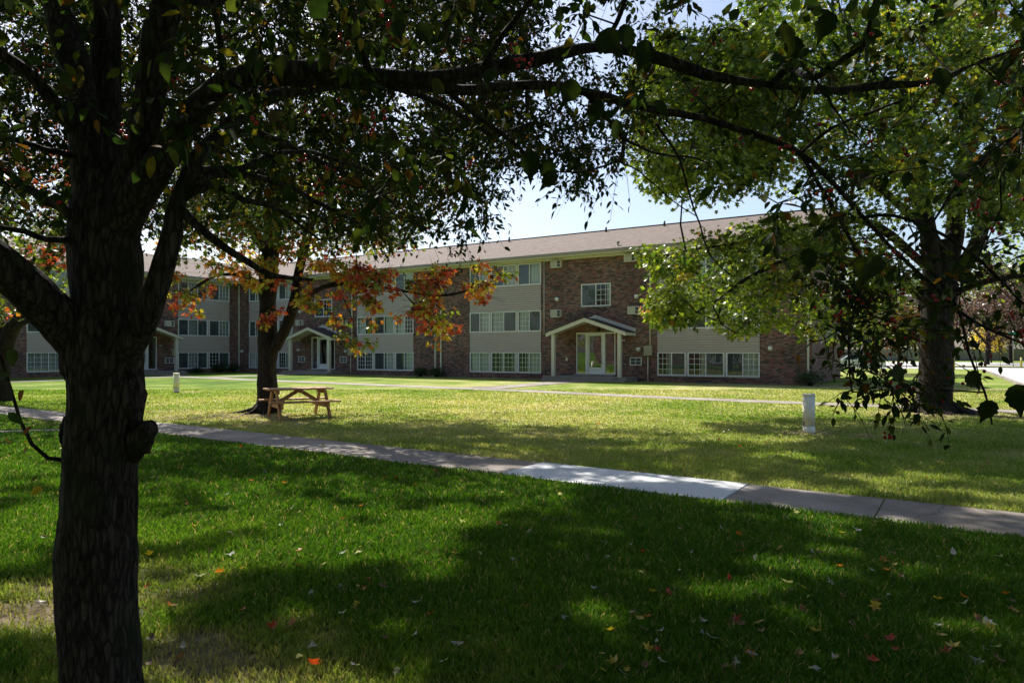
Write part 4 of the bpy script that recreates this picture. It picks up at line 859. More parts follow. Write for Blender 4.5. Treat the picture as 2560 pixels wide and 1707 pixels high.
for i in range(n): leaves('shoot_leaf', P[i:i+1], ax[i:i+1], nr[i:i+1], szs[i:i+1], lc[i:i+1], T_OVAL, M['crab_leaf'], root)
fb = MB()
x, y = proj(np.array(fruit)); fruit = [f for f, a, b in zip(fruit, x, y) if -50 < a < 2650 and b > -50][:1500]
for cx_, cy_, cz in ((1310, 150, 2.1), (1295, 165, 2.1), (1325, 160, 2.1), (1300, 148, 2.12), (1318, 172, 2.1), (1330, 148, 2.12), (1290, 150, 2.1)): fruit.append(at(cx_, cy_, cz))
ico = [(0, 0, 1)]+[(math.cos(a)*.87, math.sin(a)*.87, .5) for a in np.arange(6)*1.047]+[(math.cos(a)*.87, math.sin(a)*.87, -.5) for a in np.arange(6)*1.047]+[(0, 0, -1)]
icf = [(0, i+1, (i+1) % 6+1) for i in range(6)]+[(i+1, i+7, (i+1) % 6+7, (i+1) % 6+1) for i in range(6)]+[(13, (i+1) % 6+7, i+7) for i in range(6)]
FP = np.array(fruit); V = (FP[:, None, :]+np.array(ico)[None]*(.0055+.002*rng.random((len(FP), 1, 1)))).reshape(-1, 3); fl = np.concatenate([np.array(f) for f in icf]); L = (np.arange(len(FP))[:, None]*14+fl).ravel()
o = np_mesh('fruit', V, L, np.tile([len(f) for f in icf], len(FP)), M['berry'], root, smooth=True); o['kind'] = 'stuff'

# --- maples
GRN = np.array([.06, .11, .018]); YG = np.array([.20, .25, .035]); YEL = np.array([.50, .38, .05]); ORG = np.array([.55, .19, .04]); RED = np.array([.48, .075, .045]); DKR = np.array([.17, .045, .035]); OLV = np.array([.12, .125, .025])
PALM = np.array([GRN, YG, YEL, ORG, RED, DKR, OLV])
def maple(name, label, trunk, limbs, att, att_small, leafsize, per, rad, pick, bark='bark', seg=.5, small_per=26, small_rad=.28, roots=None, tw=3):
    root = empty(name, trunk[0][0]*np.array([1, 1, 0]), label, 'tree'); t = Tree(); t.limb(trunk, step=.25)
    for L in limbs: t.limb(L, parent=t.near(L[0][0]), step=.22, wob=.01)
    A = np.vstack([att, att_small]) if att_small is not None else att
    t.grow(A, r0=.007, seg=seg, wob=.07); r = t.radii()
    mb = bark_tube(trunk, 40, .09, .028, 3.0)
    if roots is not None:
        for a, L, w in roots:
            b = trunk[0][0]; d = np.array([math.cos(a), math.sin(a), 0]); rr = trunk[0][1]
            a2 = a+rng.normal(0, .25); e = np.array([math.cos(a2), math.sin(a2), 0]); mb.tube([b+d*rr*.45+np.array([0, 0, .42]), b+d*rr*.8+np.array([0, 0, .2]), b+d*(rr+L*.2)+np.array([0, 0, .10]), b+d*(rr+L*.3)+e*L*.35+np.array([0, 0, .05]), b+d*(rr+L*.3)+e*L*.8+np.array([0, 0, -.02])], [w*.5, w*.75, w*.7, w*.45, w*.25], 10)
    mb.build('trunk', M[bark], root)
    lm = MB()
    for L in limbs:
        b = bark_tube(L, 18, .12, .012, 4.0, L[0][0][0]); off = len(lm.v); lm.v += b.v; lm.f += [tuple(i+off for i in f) for f in b.f]; lm.uv += b.uv; lm.smooth += b.smooth
    lm.build('limb', M[bark], root); br = MB(); t.mesh(False, r, br); 
    if tw: twigs(A, rad, br, tw, .006)
    br.build('branches', M[bark], root)
    parts = [cluster_leaves(att, per, rad, leafsize, pick(att), PALM)]
    if att_small is not None: parts.append(cluster_leaves(att_small, small_per, small_rad, leafsize, pick(att_small), PALM, flat=.8, droop=.9))
    S = open_sun([np.concatenate(q) for q in zip(*parts)])
    leaves('crown', *S[:4], S[4], T_MAPLE, M['leaf'], root); return root
def gp(x, y, Z, r): return (at(x, y, Z), r)
# 2. maple behind the picnic table
ZT = 18.6
tr2 = [(np.array([(668-CX)/F*ZT, ZT, -.1]), .44), (np.array([(668-CX)/F*ZT, ZT, .12]), .36), gp(669, 1000, ZT, 0.267), gp(669, 940, ZT, 0.249), gp(670, 860, ZT, 0.254), gp(668, 760, ZT, 0.232), gp(672, 690, ZT, 0.232), gp(680, 600, ZT, 0.206), gp(690, 450, ZT, 0.172), gp(720, 250, ZT, 0.138), gp(740, 0, ZT, 0.112), gp(760, -350, ZT, 0.052)]
l2 = [[gp(690, 870, 18.4, .15), gp(718, 810, 18.2, .14), gp(738, 740, 18.1, .13), gp(752, 660, 18.1, .125), gp(790, 520, 18, .115), gp(860, 350, 17.8, .12), gp(950, 150, 17.6, .09), gp(1020, -100, 17.5, .05)],
      [gp(733, 775, 18.1, .09), gp(770, 738, 17.7, .08), gp(830, 712, 17.3, .065), (at(900, 712, 16.9), .05), gp(980, 722, 16.6, .042), gp(1070, 738, 16.4, .032), gp(1130, 736, 16.2, .024), gp(1180, 722, 16.1, .016), gp(1230, 705, 16, .01)],
      [gp(1000, 722, 16.6, .024), gp(1030, 755, 16.4, .02), gp(1060, 790, 16.2, .014), gp(1090, 830, 16.1, .01)],
      [gp(1060, 736, 16.4, .022), gp(1100, 770, 16.1, .016), gp(1140, 810, 16, .01)],
      [gp(840, 712, 17.3, .024), gp(870, 770, 17.1, .016), gp(890, 830, 17, .01)],
      [gp(676, 640, 18.6, .14), gp(620, 560, 18.8, .12), gp(550, 450, 19, .1), gp(470, 300, 19.2, .07), gp(400, 100, 19.4, .04)],
      [gp(672, 720, 18.5, .08), gp(610, 690, 18.2, .06), gp(540, 690, 18, .04), gp(470, 730, 17.8, .02)],
      [gp(700, 420, 18.6, .1), gp(820, 330, 19.4, .08), gp(960, 300, 20, .06), gp(1100, 330, 20.4, .03)]]
def clump(P, s=.55, th=-.12):
    k = np.array([mnoise.noise(Vector(p)*s) > th for p in P]); return P[k]
def vol(n, poly, Z0, dz, zmax=99, shadepoly=None):
    P = sample(n, (min(p[0] for p in poly), max(p[0] for p in poly)), (min(p[1] for p in poly), max(p[1] for p in poly)), (Z0-dz, Z0+dz), poly); return P[(P[:, 2] < zmax) & (P[:, 2] > .6)]
PL2 = [(380, -700), (1150, -700), (1260, 100), (1240, 300), (1220, 420), (1150, 470), (1100, 560), (1020, 610), (880, 640), (700, 640), (560, 680), (480, 640), (400, 560), (360, 200)]
att2 = vol(int(800*TN), PL2, 18.6, 4.5, 15)
def high(n, lo, hi, c, rad):
    gx_ = rng.uniform(-6.5, 9.5, n); gy_ = rng.uniform(1.5, 15, n); h = rng.uniform(10.5, 19, n); P = np.stack([gx_-SH[0]*h, gy_-SH[1]*h, h], 1)
    y = proj(P)[1]; P = P[(y < -35) & (P[:, 1] < 27)]; return sunny(P, .75)
HIGH = high(HIGH_N, 0, 0, 0, 0)  # unseen crown clusters for two maples, added where they shade the near lawn
att2 = np.vstack([att2, (lambda Q: Q[Q[:, 0] < 1.6])(HIGH), vol(170, [(400, 420), (700, 400), (1060, 420), (1040, 600), (860, 640), (640, 640), (440, 620)], 19, 2.5)])

PR2 = [(400, 600), (540, 600), (600, 660), (530, 720), (510, 790), (430, 800), (400, 720)]
PB2 = [(760, 650), (930, 660), (1010, 690), (1190, 640), (1300, 690), (1250, 740), (1170, 750), (1180, 800), (1130, 850), (1080, 870), (1050, 800), (960, 790), (920, 870), (880, 880), (830, 850), (770, 800), (740, 740)]
as2 = np.vstack([vol(46, PR2, 17.6, .8), clump(vol(520, PB2, 16.7, .9), 1.1, -.02), vol(4, [(660, 770), (700, 770), (700, 820), (660, 820)], 17.9, .1), vol(30, [(560, 640), (760, 620), (780, 700), (600, 720)], 17.6, .8)])
def pick2(P):
    x, y = proj(P); n = len(P); low = (y > 600); w = rng.random(n); k = np.where(low, rng.choice([4, 3, 2, 1, 5, 6], n, p=[.20, .24, .20, .20, .06, .10]), rng.choice([0, 1, 6, 5, 2, 3], n, p=[.40, .18, .26, .08, .05, .03]))
    return k
maple('maple_tree', 'tall maple turning orange and red, its trunk right behind the picnic table', tr2, l2, att2, as2, .13, int(58*LK), .62, pick2, seg=.5, small_per=22, small_rad=.19, roots=[(3.3, 1.2, .09), (2.6, .5, .07), (4.1, .6, .08), (4.9, .4, .07), (5.8, .5, .06)])
# 3. big maple on the right
ZR3 = 18.8; bx = (2335-CX)/F*ZR3
tr3 = [(np.array([bx, ZR3, -.1]), .78), (np.array([bx, ZR3, .1]), .64), gp(2336, 1000, ZR3, 0.454), gp(2338, 940, ZR3, 0.437), gp(2340, 860, ZR3, 0.420), gp(2342, 780, ZR3, 0.420), gp(2350, 720, ZR3, 0.437), gp(2356, 660, ZR3, 0.353), gp(2360, 600, ZR3, 0.168)]
l3 = [[gp(2335, 730, 18.7, .26), gp(2325, 620, 18.6, .22), gp(2312, 520, 18.5, .19), gp(2300, 420, 18.5, .17), gp(2282, 300, 18.4, .14), gp(2240, 100, 18.2, .11), gp(2180, -250, 18, .05)],
      [gp(2360, 700, 18.9, .27), gp(2385, 600, 19, .24), gp(2398, 480, 19.1, .21), gp(2420, 350, 19.2, .18), gp(2440, 200, 19.3, .15), gp(2450, 0, 19.4, .11), gp(2460, -350, 19.5, .05)],
      [gp(2385, 690, 18.6, .2), gp(2440, 610, 18.4, .18), gp(2475, 500, 18.3, .16), gp(2510, 380, 18.2, .13), gp(2560, 200, 18, .1), gp(2640, -100, 17.8, .05)],
      [gp(2340, 620, 18.6, .18), gp(2290, 500, 19, .14), gp(2230, 380, 19.4, .11), gp(2150, 200, 19.8, .08), gp(2080, -50, 20, .04)],
      [gp(2325, 760, 18.5, .11), gp(2230, 690, 18, .09), gp(2120, 650, 17.5, .075), gp(2000, 640, 17, .06), gp(1880, 690, 16.6, .045), gp(1780, 760, 16.4, .025)],
      [gp(2310, 660, 18.4, .12), gp(2180, 560, 18, .1), gp(2040, 560, 17.6, .07), gp(1900, 600, 17.2, .05), gp(1760, 620, 17, .035), gp(1650, 640, 16.9, .02)],
      [gp(2300, 560, 18.4, .12), gp(2150, 430, 18, .09), gp(1980, 330, 17.6, .07), gp(1820, 260, 17.4, .05), gp(1700, 230, 17.2, .03)],
      [gp(2345, 800, 18.9, .1), gp(2300, 760, 20, .08), gp(2240, 740, 21.5, .05), gp(2170, 760, 22.5, .03)],
      [gp(2390, 730, 18.4, .1), gp(2480, 700, 17.6, .08), gp(2600, 690, 16.8, .05), gp(2750, 720, 16, .03)]]
PL3 = [(1760, -800), (1640, -100), (1640, 60), (1600, 200), (1575, 320), (1600, 430), (1680, 500), (1720, 500), (1830, 430), (1960, 470), (2150, 600), (2200, 560), (2460, 560), (2700, 640), (3000, 600), (3100, -300), (2800, -800)]
PL3b = [(1595, 615), (1690, 620), (1780, 560), (1960, 500), (2200, 560), (2310, 700), (2330, 840), (2200, 850), (2080, 820), (1960, 800), (1900, 830), (1820, 800), (1740, 820), (1660, 790), (1640, 740), (1600, 690)]
att3 = np.vstack([vol(int(1650*TN), PL3, 19, 5.0, 16), vol(int(500*TN), [(1660, 620), (1780, 600), (1960, 540), (2180, 600), (2280, 720), (2270, 800), (2080, 790), (1960, 770), (1860, 790), (1740, 790), (1680, 760)], 17.6, 2.4)])
x, y = proj(att3); gap = inpoly(x, y, [(1690, -100), (1860, -100), (1830, 100), (1760, 190), (1700, 60)]) | inpoly(x, y, [(1690, 490), (1850, 430), (1890, 480), (1760, 560)]) | (inpoly(x, y, [(2250, 380), (2500, 380), (2480, 700), (2280, 700)]) & (rng.random(len(x)) < .45)) | inpoly(x, y, [(2040, 830), (2320, 830), (2320, 900), (2040, 900)])
att3 = clump(att3[~gap], .6, -.16); PH = HIGH[HIGH[:, 0] >= 1.6]; att3 = np.vstack([att3, PH, vol(300, [(1575, 200), (1660, 110), (1900, 60), (1950, 450), (1700, 510), (1610, 430)], 17.5, 3), vol(650, [(1700, 200), (2000, 60), (2560, -60), (2700, 560), (2450, 540), (2250, 500), (2050, 420), (1800, 380)], 18, 4)])
as3 = np.vstack([vol(60, [(1590, 620), (1690, 620), (1760, 640), (1700, 700), (1640, 690)], 17, .9), vol(50, [(1600, 740), (1700, 720), (1760, 800), (1640, 810)], 16.8, .9), vol(50, [(1640, 60), (1780, 150), (1760, 300), (1620, 260)], 17.3, 1.2), vol(40, [(1600, 300), (1740, 380), (1700, 500), (1640, 480)], 17.3, 1), vol(40, [(1740, 800), (1960, 800), (1860, 840)], 17, .8), vol(60, [(1940, 780), (2080, 790), (2290, 780), (2300, 860), (2100, 850), (1960, 830)], 18, 1.2), vol(20, [(1830, 0), (1950, 0), (1900, 80)], 17.3, 1)])
def pick3(P):
    x, y = proj(P); n = len(P); k = rng.choice([0, 1, 6, 2, 3], n, p=[.45, .42, .09, .035, .005]); k[(x < 2000) & (rng.random(n) < .38)] = 1  # extra yellow-green leaves at left paint in the crown's sunlit highlights
    return k
maple('maple_tree', 'massive green maple with thick flared trunk and forked limbs standing on the right', tr3, l3, att3, as3, .135, int(62*LK), .62, pick3, seg=.5, small_per=30, small_rad=.3, roots=[(3.3, .7, .13), (3.95, .6, .10), (4.6, .4, .12), (5.3, .6, .11), (5.9, .8, .13), (.3, .6, .12)])
# 4. maple at far left
Z4 = 23.0; tr4 = [(np.array([(0-CX)/F*Z4, Z4, -.1]), .4), gp(0, 960, Z4, .3), gp(5, 880, Z4, .27), gp(25, 830, Z4, .25), gp(60, 780, Z4, .2), gp(95, 710, Z4, .18), gp(125, 630, Z4, .16), gp(160, 500, Z4, .13), gp(200, 300, Z4, .1), gp(230, 0, Z4, .06)]
l4 = [[gp(15, 850, Z4, .2), gp(-30, 740, Z4, .18), gp(-60, 600, Z4, .15), gp(-100, 350, Z4, .1), gp(-120, 0, Z4, .05)], [gp(100, 700, Z4, .1), gp(160, 620, 22, .08), gp(240, 520, 21.5, .06), gp(330, 400, 21, .04)], [gp(30, 820, Z4, .1), gp(100, 790, 22, .05), gp(180, 760, 21, .03)]]
PL4 = [(-900, -500), (380, -500), (400, 200), (390, 480), (330, 620), (240, 700), (220, 780), (150, 770), (110, 700), (60, 740), (20, 820), (-60, 840), (-900, 800)]
att4 = np.vstack([vol(int(420*TN), PL4, 23.5, 5, 17), vol(110, [(-200, 380), (330, 380), (300, 600), (230, 700), (100, 690), (40, 720), (-200, 760)], 22, 3)])
def pick4(P):
    x, y = proj(P); n = len(P); k = rng.choice([0, 1, 6, 5, 2, 4], n, p=[.34, .28, .2, .08, .06, .04]); redz = (np.hypot(x-100, (y-330)) < 130) | (np.hypot(x-170, y-650) < 50); k[redz & (rng.random(n) < .75)] = 4; k[redz & (rng.random(n) < .3)] = 3; return k
maple('maple_tree', 'leaning maple at the far left edge with green and red patches of leaves', tr4, l4, att4, None, .17, int(56*LK), .8, pick4, seg=.7, tw=2)
# 5. distant and small trees
def simple_tree(name, label, X, Y, th, tr, cr, ch, n, pal, ls, group=None, limbs=4, flat=.8, cz=None, bark='bark'):
    root = empty(name, (X, Y, 0), label, 'tree', group); t = Tree(); top = th+ch*.6
    t.limb([(np.array([X, Y, -.1]), tr*1.5), (np.array([X, Y, .3]), tr*1.05), (np.array([X+rng.normal(0, .1), Y, th]), tr), (np.array([X+rng.normal(0, .3), Y, top]), tr*.4)], step=.3)
    for k in range(limbs):
        a = 2*math.pi*(k+rng.random()*.5)/limbs; s0 = th*(.75+.25*rng.random()); t.limb([(np.array([X, Y, s0]), tr*.55), (np.array([X+math.cos(a)*cr*.3, Y+math.sin(a)*cr*.3, s0+ch*.2]), tr*.45), (np.array([X+math.cos(a)*cr*.6, Y+math.sin(a)*cr*.6, s0+ch*.42]), tr*.25)], parent=t.near(np.array([X, Y, s0])), step=.3)
    c = np.array([X, Y, cz or th+ch*.5]); m = 70; d = norm(rng.normal(0, 1, (m, 3)))*(rng.random((m, 1))**.33); A = c+d*np.array([cr, cr, ch*.5])*(.85+.3*rng.random((m, 1))); t.grow(A, r0=.01, seg=cr*.25, wob=.08); r = t.radii(); mb = MB(); t.mesh(True, r, mb)
    mb.build('trunk', M[bark], root); br = MB(); t.mesh(False, r, br); br.build('branches', M[bark], root)
    S = cluster_leaves(A, n//m, cr*.3, ls, rng.integers(0, len(pal), m), np.array(pal), flat=.7); leaves('crown', *S[:4], S[4], T_SIMPLE, M['leaf'], root); return root
simple_tree('young_tree', 'small dark leaved tree with low forked branches, just left of the big maple trunk', 29.4, 52, 1.7, .1, 3.2, 4.2, 4200, [OLV, DKR*.8, GRN*.7], .16, None, 6, bark='bark_dark')
simple_tree('young_tree', 'small dark tree with upright branches near the building end, beside the parked car', 26.4, 49.5, 1.9, .12, 3.0, 4.5, 4200, [OLV, DKR*.8, GRN*.7], .16, None, 6, bark='bark_dark')
simple_tree('broad_tree', 'bright green tree reaching in from the right edge above the street', 25.5, 27, 2.4, .22, 5.6, 9, 9000, [GRN, YG, YG], .17)
simple_tree('purple_tree', 'purple leaved tree across the street at the right edge', 64, 92, 3, .3, 6.0, 10, 6000, [np.array([.075, .035, .05]), np.array([.13, .075, .085]), np.array([.06, .03, .035])], .3)
simple_tree('young_tree', 'small bright yellow tree far beyond the street', 73, 104, 1.6, .1, 2.6, 4.5, 2500, [YEL*1.5, YEL*1.2], .22)
for i, (X, Y, h, w, lab) in enumerate([(76, 104, 13, 7, 'dark green street tree with bare grey trunk across the street, left of three'), (81, 106, 14, 7, 'dark green street tree with bare grey trunk across the street, middle of three'), (83, 99, 13, 7, 'dark green street tree with bare grey trunk across the street, right of three')]):
    simple_tree('street_tree', lab, X, Y, 4.2, .28, w, h, 5200, [GRN*.7, GRN*.9, OLV*.8], .4, 'street trees across the road')
far = [(60, 150), (69, 152), (79, 150), (90, 148), (100, 140), (111, 135), (118, 122), (52, 146), (94, 120), (104, 112)]
for i, (X, Y) in enumerate(far):
    simple_tree('background_tree', 'dark leafy tree in the row beyond the long pale wall', X, Y, 3, .35, 7+2*rng.random(), 13+3*rng.random(), 4200, [GRN*.75, OLV, GRN], .5, 'trees beyond the long wall')
for i, (x, y) in enumerate([(-40, 62), (-48, 52), (-24, 74), (-8, 80), (8, 78)]):
    simple_tree('background_tree', 'leafy tree standing behind the apartment block, glimpsed through the branches', x, y, 3, .3, 4.5, 8, 3500, [GRN, OLV, YG], .35, 'trees behind the apartment block')
# ------------------------------------------------------------ shrubs
def shrub(x, y, r, h, label, n=1500, pal=None):
    root = empty('shrub', (x, y, 0), label, 'shrub', None); mb = MB(); m = 40
    d = norm(rng.normal(0, 1, (m, 3))); d[:, 2] = np.abs(d[:, 2]); A = np.array([x, y, h*.25])+d*np.array([r, r, h*.6])*(.5+.5*rng.random((m, 1)))
    for a in A: mb.tube([(x+rng.normal(0, .04), y+rng.normal(0, .04), -.02), (x*.5+a[0]*.5, y*.5+a[1]*.5, a[2]*.6), a], [.012, .008, .004], 4, cap=False)
    mb.build('stems', M['bark'], root); S = cluster_leaves(A, n//m, r*.33, .06, rng.integers(0, 3, m), pal if pal is not None else np.array([[.03, .06, .02], [.045, .09, .025], [.06, .10, .03]]), .9); leaves('foliage', *S[:4], S[4], T_SIMPLE, M['leaf'], root)
def on(x, w): u = tu(x, FM, w); return FM.P(u, w, 0)[:2]
for x, w, r, h, lab in ((1051, .7, .5, .8, 'left one of two rounded dark shrubs beneath the brick pier with downspouts'), (1092, .7, .5, .75, 'right one of two rounded dark shrubs beneath the brick pier with downspouts'), (2026, .8, .75, .8, 'dark low shrub beside the downspout at the building corner')): p = on(x, w); shrub(p[0], p[1], r, h, lab)
for u, w, r, h, lab in ((1.0, .7, .55, .85, 'dark round shrub tucked into the inner corner of the building'), (2.3, .7, .6, .9, 'wider dark shrub under the two pane window next to the inner corner'), (4.4, .8, .5, .5, 'low leafy plant with pale flowers under the left wing window')): p = FW.P(u, w, 0)[:2]; shrub(p[0], p[1], r, h, lab)
# ------------------------------------------------------------ marker posts
def post(x, y, h, r, label):
    g = ground(x, y); root = empty('marker_post', g, label, 'post'); b = MB(); b.tube([g+[0, 0, -.05], g+[0, 0, .14]], r*1.02, 28); b.build('base', M['post'], root)
    p = MB(); p.tube([g+[0, 0, .143], g+[0, 0, h-.04]], r, 28); p.build('shaft', M['post'], root)
    c = MB(); c.tube([g+[0, 0, h-.045], g+[0, 0, h-.02], g+[0, 0, h-.005], g+[0, 0, h]], [r*1.05, r*1.05, r*1.0, r*.75], 28); c.build('cap', M['post'], root)
    s = MB(); q = g+np.array([-r*.98, -r*.25, .14]); s.tube([q, q+[0, 0, .09]], .012, 8); s.build('latch', M['black'], root)
post(2022, 1081, .80, .118, 'pale round utility post in a bare patch of lawn, the larger one at right')
post(441, 980, .79, .118, 'small pale round utility post standing on the sunny lawn at left')
# ------------------------------------------------------------ picnic table
tc = np.array([-5.42, 17.35, 0]); root = empty('picnic_table', tc, 'stained wooden picnic table with attached benches under the maple', 'picnic table')
th = math.radians(31); v = np.array([math.cos(th), math.sin(th), 0]); a_ = np.array([-math.sin(th), math.cos(th), 0]); FT = Frame(tc, v, a_); zz = np.array([0, 0, 1.])
def T(u, w, z): return tc+v*u+a_*w+zz*z
mb = MB()
for i in range(5): w = -.36+.144*i; mb.box(FT, -.80+random.uniform(-.008, .008), .80+random.uniform(-.008, .008), w+.003, w+.141, .705, .743)
mb.build('tabletop', M['wood'], root, bevel=.004)
for s in (-1, 1):
    mb = MB()
    for i in range(2): w = s*.62+(i-.5)*.146; mb.box(FT, -.86+(.02 if i else 0), .86, w-.07, w+.07, .405, .443)
    mb.build('bench_seat', M['wood'], root, bevel=.004)
for e in (-1, 1):
    for s in (-1, 1):
        mb = MB(); mb.beam(T(e*.60, s*.70, .0), T(e*.60, s*.26, .66), .14, .04, up=v); mb.build('leg', M['wood'], root, bevel=.003)
    mb = MB(); mb.beam(T(e*.56, -.76, .33), T(e*.56, .76, .33), .038, .14); mb.build('cross_beam', M['wood'], root, bevel=.003)
    mb = MB(); mb.beam(T(e*.56, -.35, .655), T(e*.56, .35, .655), .038, .09); mb.build('top_cleat', M['wood'], root, bevel=.003)
    mb = MB(); mb.beam(T(e*.53, 0, .37), T(e*.05, 0, .66), .038, .09); mb.build('brace', M['wood'], root, bevel=.003)
mb = MB(); mb.beam(T(0, -.33, .665), T(0, .33, .665), .038, .07); mb.build('top_cleat', M['wood'], root, bevel=.003)
# ------------------------------------------------------------ parked car
def car(loc, ang, label):
    root = empty('parked_car', (*loc, 0), label, 'car'); c, s = math.cos(ang), math.sin(ang); fr = Frame((*loc, 0), (c, s), (-s, c))
    prof = [(-2.2, .35), (-2.25, .75), (-2.1, .95), (-1.5, 1.02), (-.75, 1.42), (.55, 1.45), (1.15, 1.02), (2.0, .88), (2.2, .7), (2.2, .35)]
    b = MB(); low = [(-2.2, .3), (-2.25, .75), (-2.1, .95), (-1.55, 1.0), (1.15, 1.0), (2.0, .88), (2.2, .7), (2.2, .3)]
    for w in (-.85, .85): b.face([fr.P(x, w, z) for x, z in (low if w > 0 else low[::-1])])
    for (x0, z0), (x1, z1) in zip(low, low[1:]+low[:1]): b.face([fr.P(x0, -.85, z0), fr.P(x0, .85, z0), fr.P(x1, .85, z1), fr.P(x1, -.85, z1)])
    b.face([fr.P(-.75, -.62, 1.43), fr.P(-.75, .62, 1.43), fr.P(.55, .62, 1.45), fr.P(.55, -.62, 1.45)])
    for x0, x1 in ((-.75, -1.5), (-.05, -.05), (.55, 1.15)):
        for w in (-1, 1): b.beam(fr.P(x0, w*.62, 1.42), fr.P(x1, w*.78, 1.0), .06, .05)
    b.build('body', M['car'], root, bevel=.03)
    g = MB(); top = [(-.72, .6), (.52, .6)]; 
    for w in (-1, 1): g.face([fr.P(-1.45, w*.77, 1.0), fr.P(1.1, w*.77, 1.0), fr.P(.52, w*.61, 1.41), fr.P(-.72, w*.61, 1.41)])
    g.face([fr.P(-1.47, -.76, 1.0), fr.P(-1.47, .76, 1.0), fr.P(-.74, .61, 1.41), fr.P(-.74, -.61, 1.41)]); g.face([fr.P(1.12, -.76, 1.0), fr.P(1.12, .76, 1.0), fr.P(.54, .61, 1.41), fr.P(.54, -.61, 1.41)])
    g.build('windows', M['car_glass'], root)
    for x in (-1.35, 1.35):
        for w in (-.86, .86):
            t = MB(); t.tube([fr.P(x, w-.1, .32), fr.P(x, w+.04, .32)], .32, 20); o = t.build('wheel', M['tyre'], root)
            r_ = MB(); r_.tube([fr.P(x, w-.11 if w < 0 else w+.0, .32), fr.P(x, w+.05, .32)], .19, 14); r_.build('rim', M['steel'], o)
    for w in (-.6, .6):
        l = MB(); l.box(fr, 2.12, 2.215, w-.17, w+.17, .66, .78); l.build('headlight', M['white'], root)
car((30.5, 60.5), math.radians(158), 'white car parked beyond the lawn, half hidden by the low branches')
# ------------------------------------------------------------ long wall, posts, sign
w0 = np.array([52., 128.]); FWL = Frame(w0, (1, -.02), (.02, -1)); root = empty('boundary_wall', (*w0, 0), 'long low grey block wall beyond the parking lot', 'wall')
mb = MB(); mb.box(FWL, -6, 44, -.2, 0, 0, 2.1); mb.build('block_wall', M['wall'], root)
mb = MB(); mb.box(FWL, -6, 44, -.26, .06, 2.1, 2.25); mb.build('coping', M['conc'], root)
for k in range(9): mb = MB(); mb.box(FWL, -5+6*k, -4.6+6*k, .0, .1, 0, 2.1); mb.build('pier', M['wall'], root)
def bollard(x, y, hh, label):
    g = ground(x, y); root = empty('yellow_bollard', g, label, 'bollard'); b = MB(); b.tube([g, g+[0, 0, hh], g+[0, 0, hh+.08]], [.09, .09, .03], 14); b.build('shaft', M['yellow'], root); c = MB(); c.tube([g+[0, 0, hh*.8], g+[0, 0, hh*.88]], .094, 14); c.build('band', M['white'], root)
bollard(2385, 925, 1.0, 'yellow bollard just right of the big maple trunk'); bollard(2553, 918, 1.0, 'yellow bollard at the right edge beyond the street')
g = ground(2533, 916); root = empty('street_sign', g, 'street name sign, small green blade on a grey pole at the far right', 'sign'); b = MB(); b.tube([g, g+[0, 0, 4.1]], .04, 8); b.build('pole', M['steel'], root)
b = MB(); b.beam(g+[-.55, -.05, 3.8], g+[.55, -.05, 3.8], .03, .28); b.build('sign_blade', M['green_sign'], root)
g = ground(2270, 899); root = empty('marker_post', g, 'thin white post in front of the long grey wall', 'post'); b = MB(); b.tube([g, g+[0, 0, 1.8], g+[0, 0, 1.9]], [.25, .25, .2], 12); b.build('shaft', M['white'], root)
g = ground(2305, 903); shrub(g[0], g[1], 1.6, 1.5, 'clipped hedge at the foot of the long grey wall', 1600, np.array([[.06, .09, .02], [.1, .14, .03], [.05, .08, .02]]))
# ------------------------------------------------------------ fallen leaves
def fl_mesh(name, col, lobes=True):
    k_ = random.random() < .5
    T_, fs = T_MAPLE if lobes else T_OVAL; me = bpy.data.meshes.new(name); me.from_pydata([(x, y-.5, .45*abs(x)**1.3*(1 if k_ else -1)+.55*(y-.5)**2+.5*z) for x, y, z in T_], [], fs); a = me.attributes.new('col', 'FLOAT_COLOR', 'FACE')
    for d in a.data: d.color = (*col, 1)
    me.materials.append(M['leaf']); return me
KINDS = {'y': ('yellow maple leaf fallen on the grass', 'yellow leaves fallen on the lawn', [fl_mesh('fallen_leaf', (.50, .36, .04)), fl_mesh('fallen_leaf', (.42, .33, .06), False)]),
         'r': ('red or orange maple leaf fallen on the grass', 'red and orange leaves fallen on the lawn', [fl_mesh('fallen_leaf', (.40, .05, .025)), fl_mesh('fallen_leaf', (.45, .15, .03))]),
         'w': ('curled leaf fallen on the grass with its pale grey underside up', 'pale leaves fallen on the lawn', [fl_mesh('fallen_leaf', (.42, .40, .37)), fl_mesh('fallen_leaf', (.44, .41, .38), False)]),
         'b': ('dull brown leaf fallen on the grass', 'brown leaves fallen on the lawn', [fl_mesh('fallen_leaf', (.20, .11, .06)), fl_mesh('fallen_leaf', (.14, .08, .05), False)])}
spots = [(903, 1275, 'r'), (1206, 1262, 'y'), (1137, 1395, 'y'), (1198, 1394, 'w'), (948, 1305, 'w'), (748, 1290, 'w'), (1155, 1312, 'w'), (487, 1325, 'y'), (857, 1392, 'w'), (747, 1390, 'r'), (605, 1432, 'y'), (808, 1423, 'w'), (895, 1480, 'y'), (890, 1525, 'y'), (910, 1488, 'r'), (360, 1548, 'w'), (425, 1530, 'r'), (990, 1695, 'w'), (1063, 1395, 'b'), (1036, 1602, 'w'), (2180, 1440, 'w'), (2470, 1578, 'y'), (1968, 1468, 'w'), (1575, 1372, 'w'), (1700, 1330, 'w'), (1320, 1530, 'b'), (1850, 1580, 'b'), (2500, 1400, 'w'), (540, 1240, 'w'), (570, 1243, 'w'), (700, 1130, 'r'), (990, 1202, 'r'), (1400, 1245, 'w'), (1990, 1290, 'w'), (1780, 1240, 'w')]
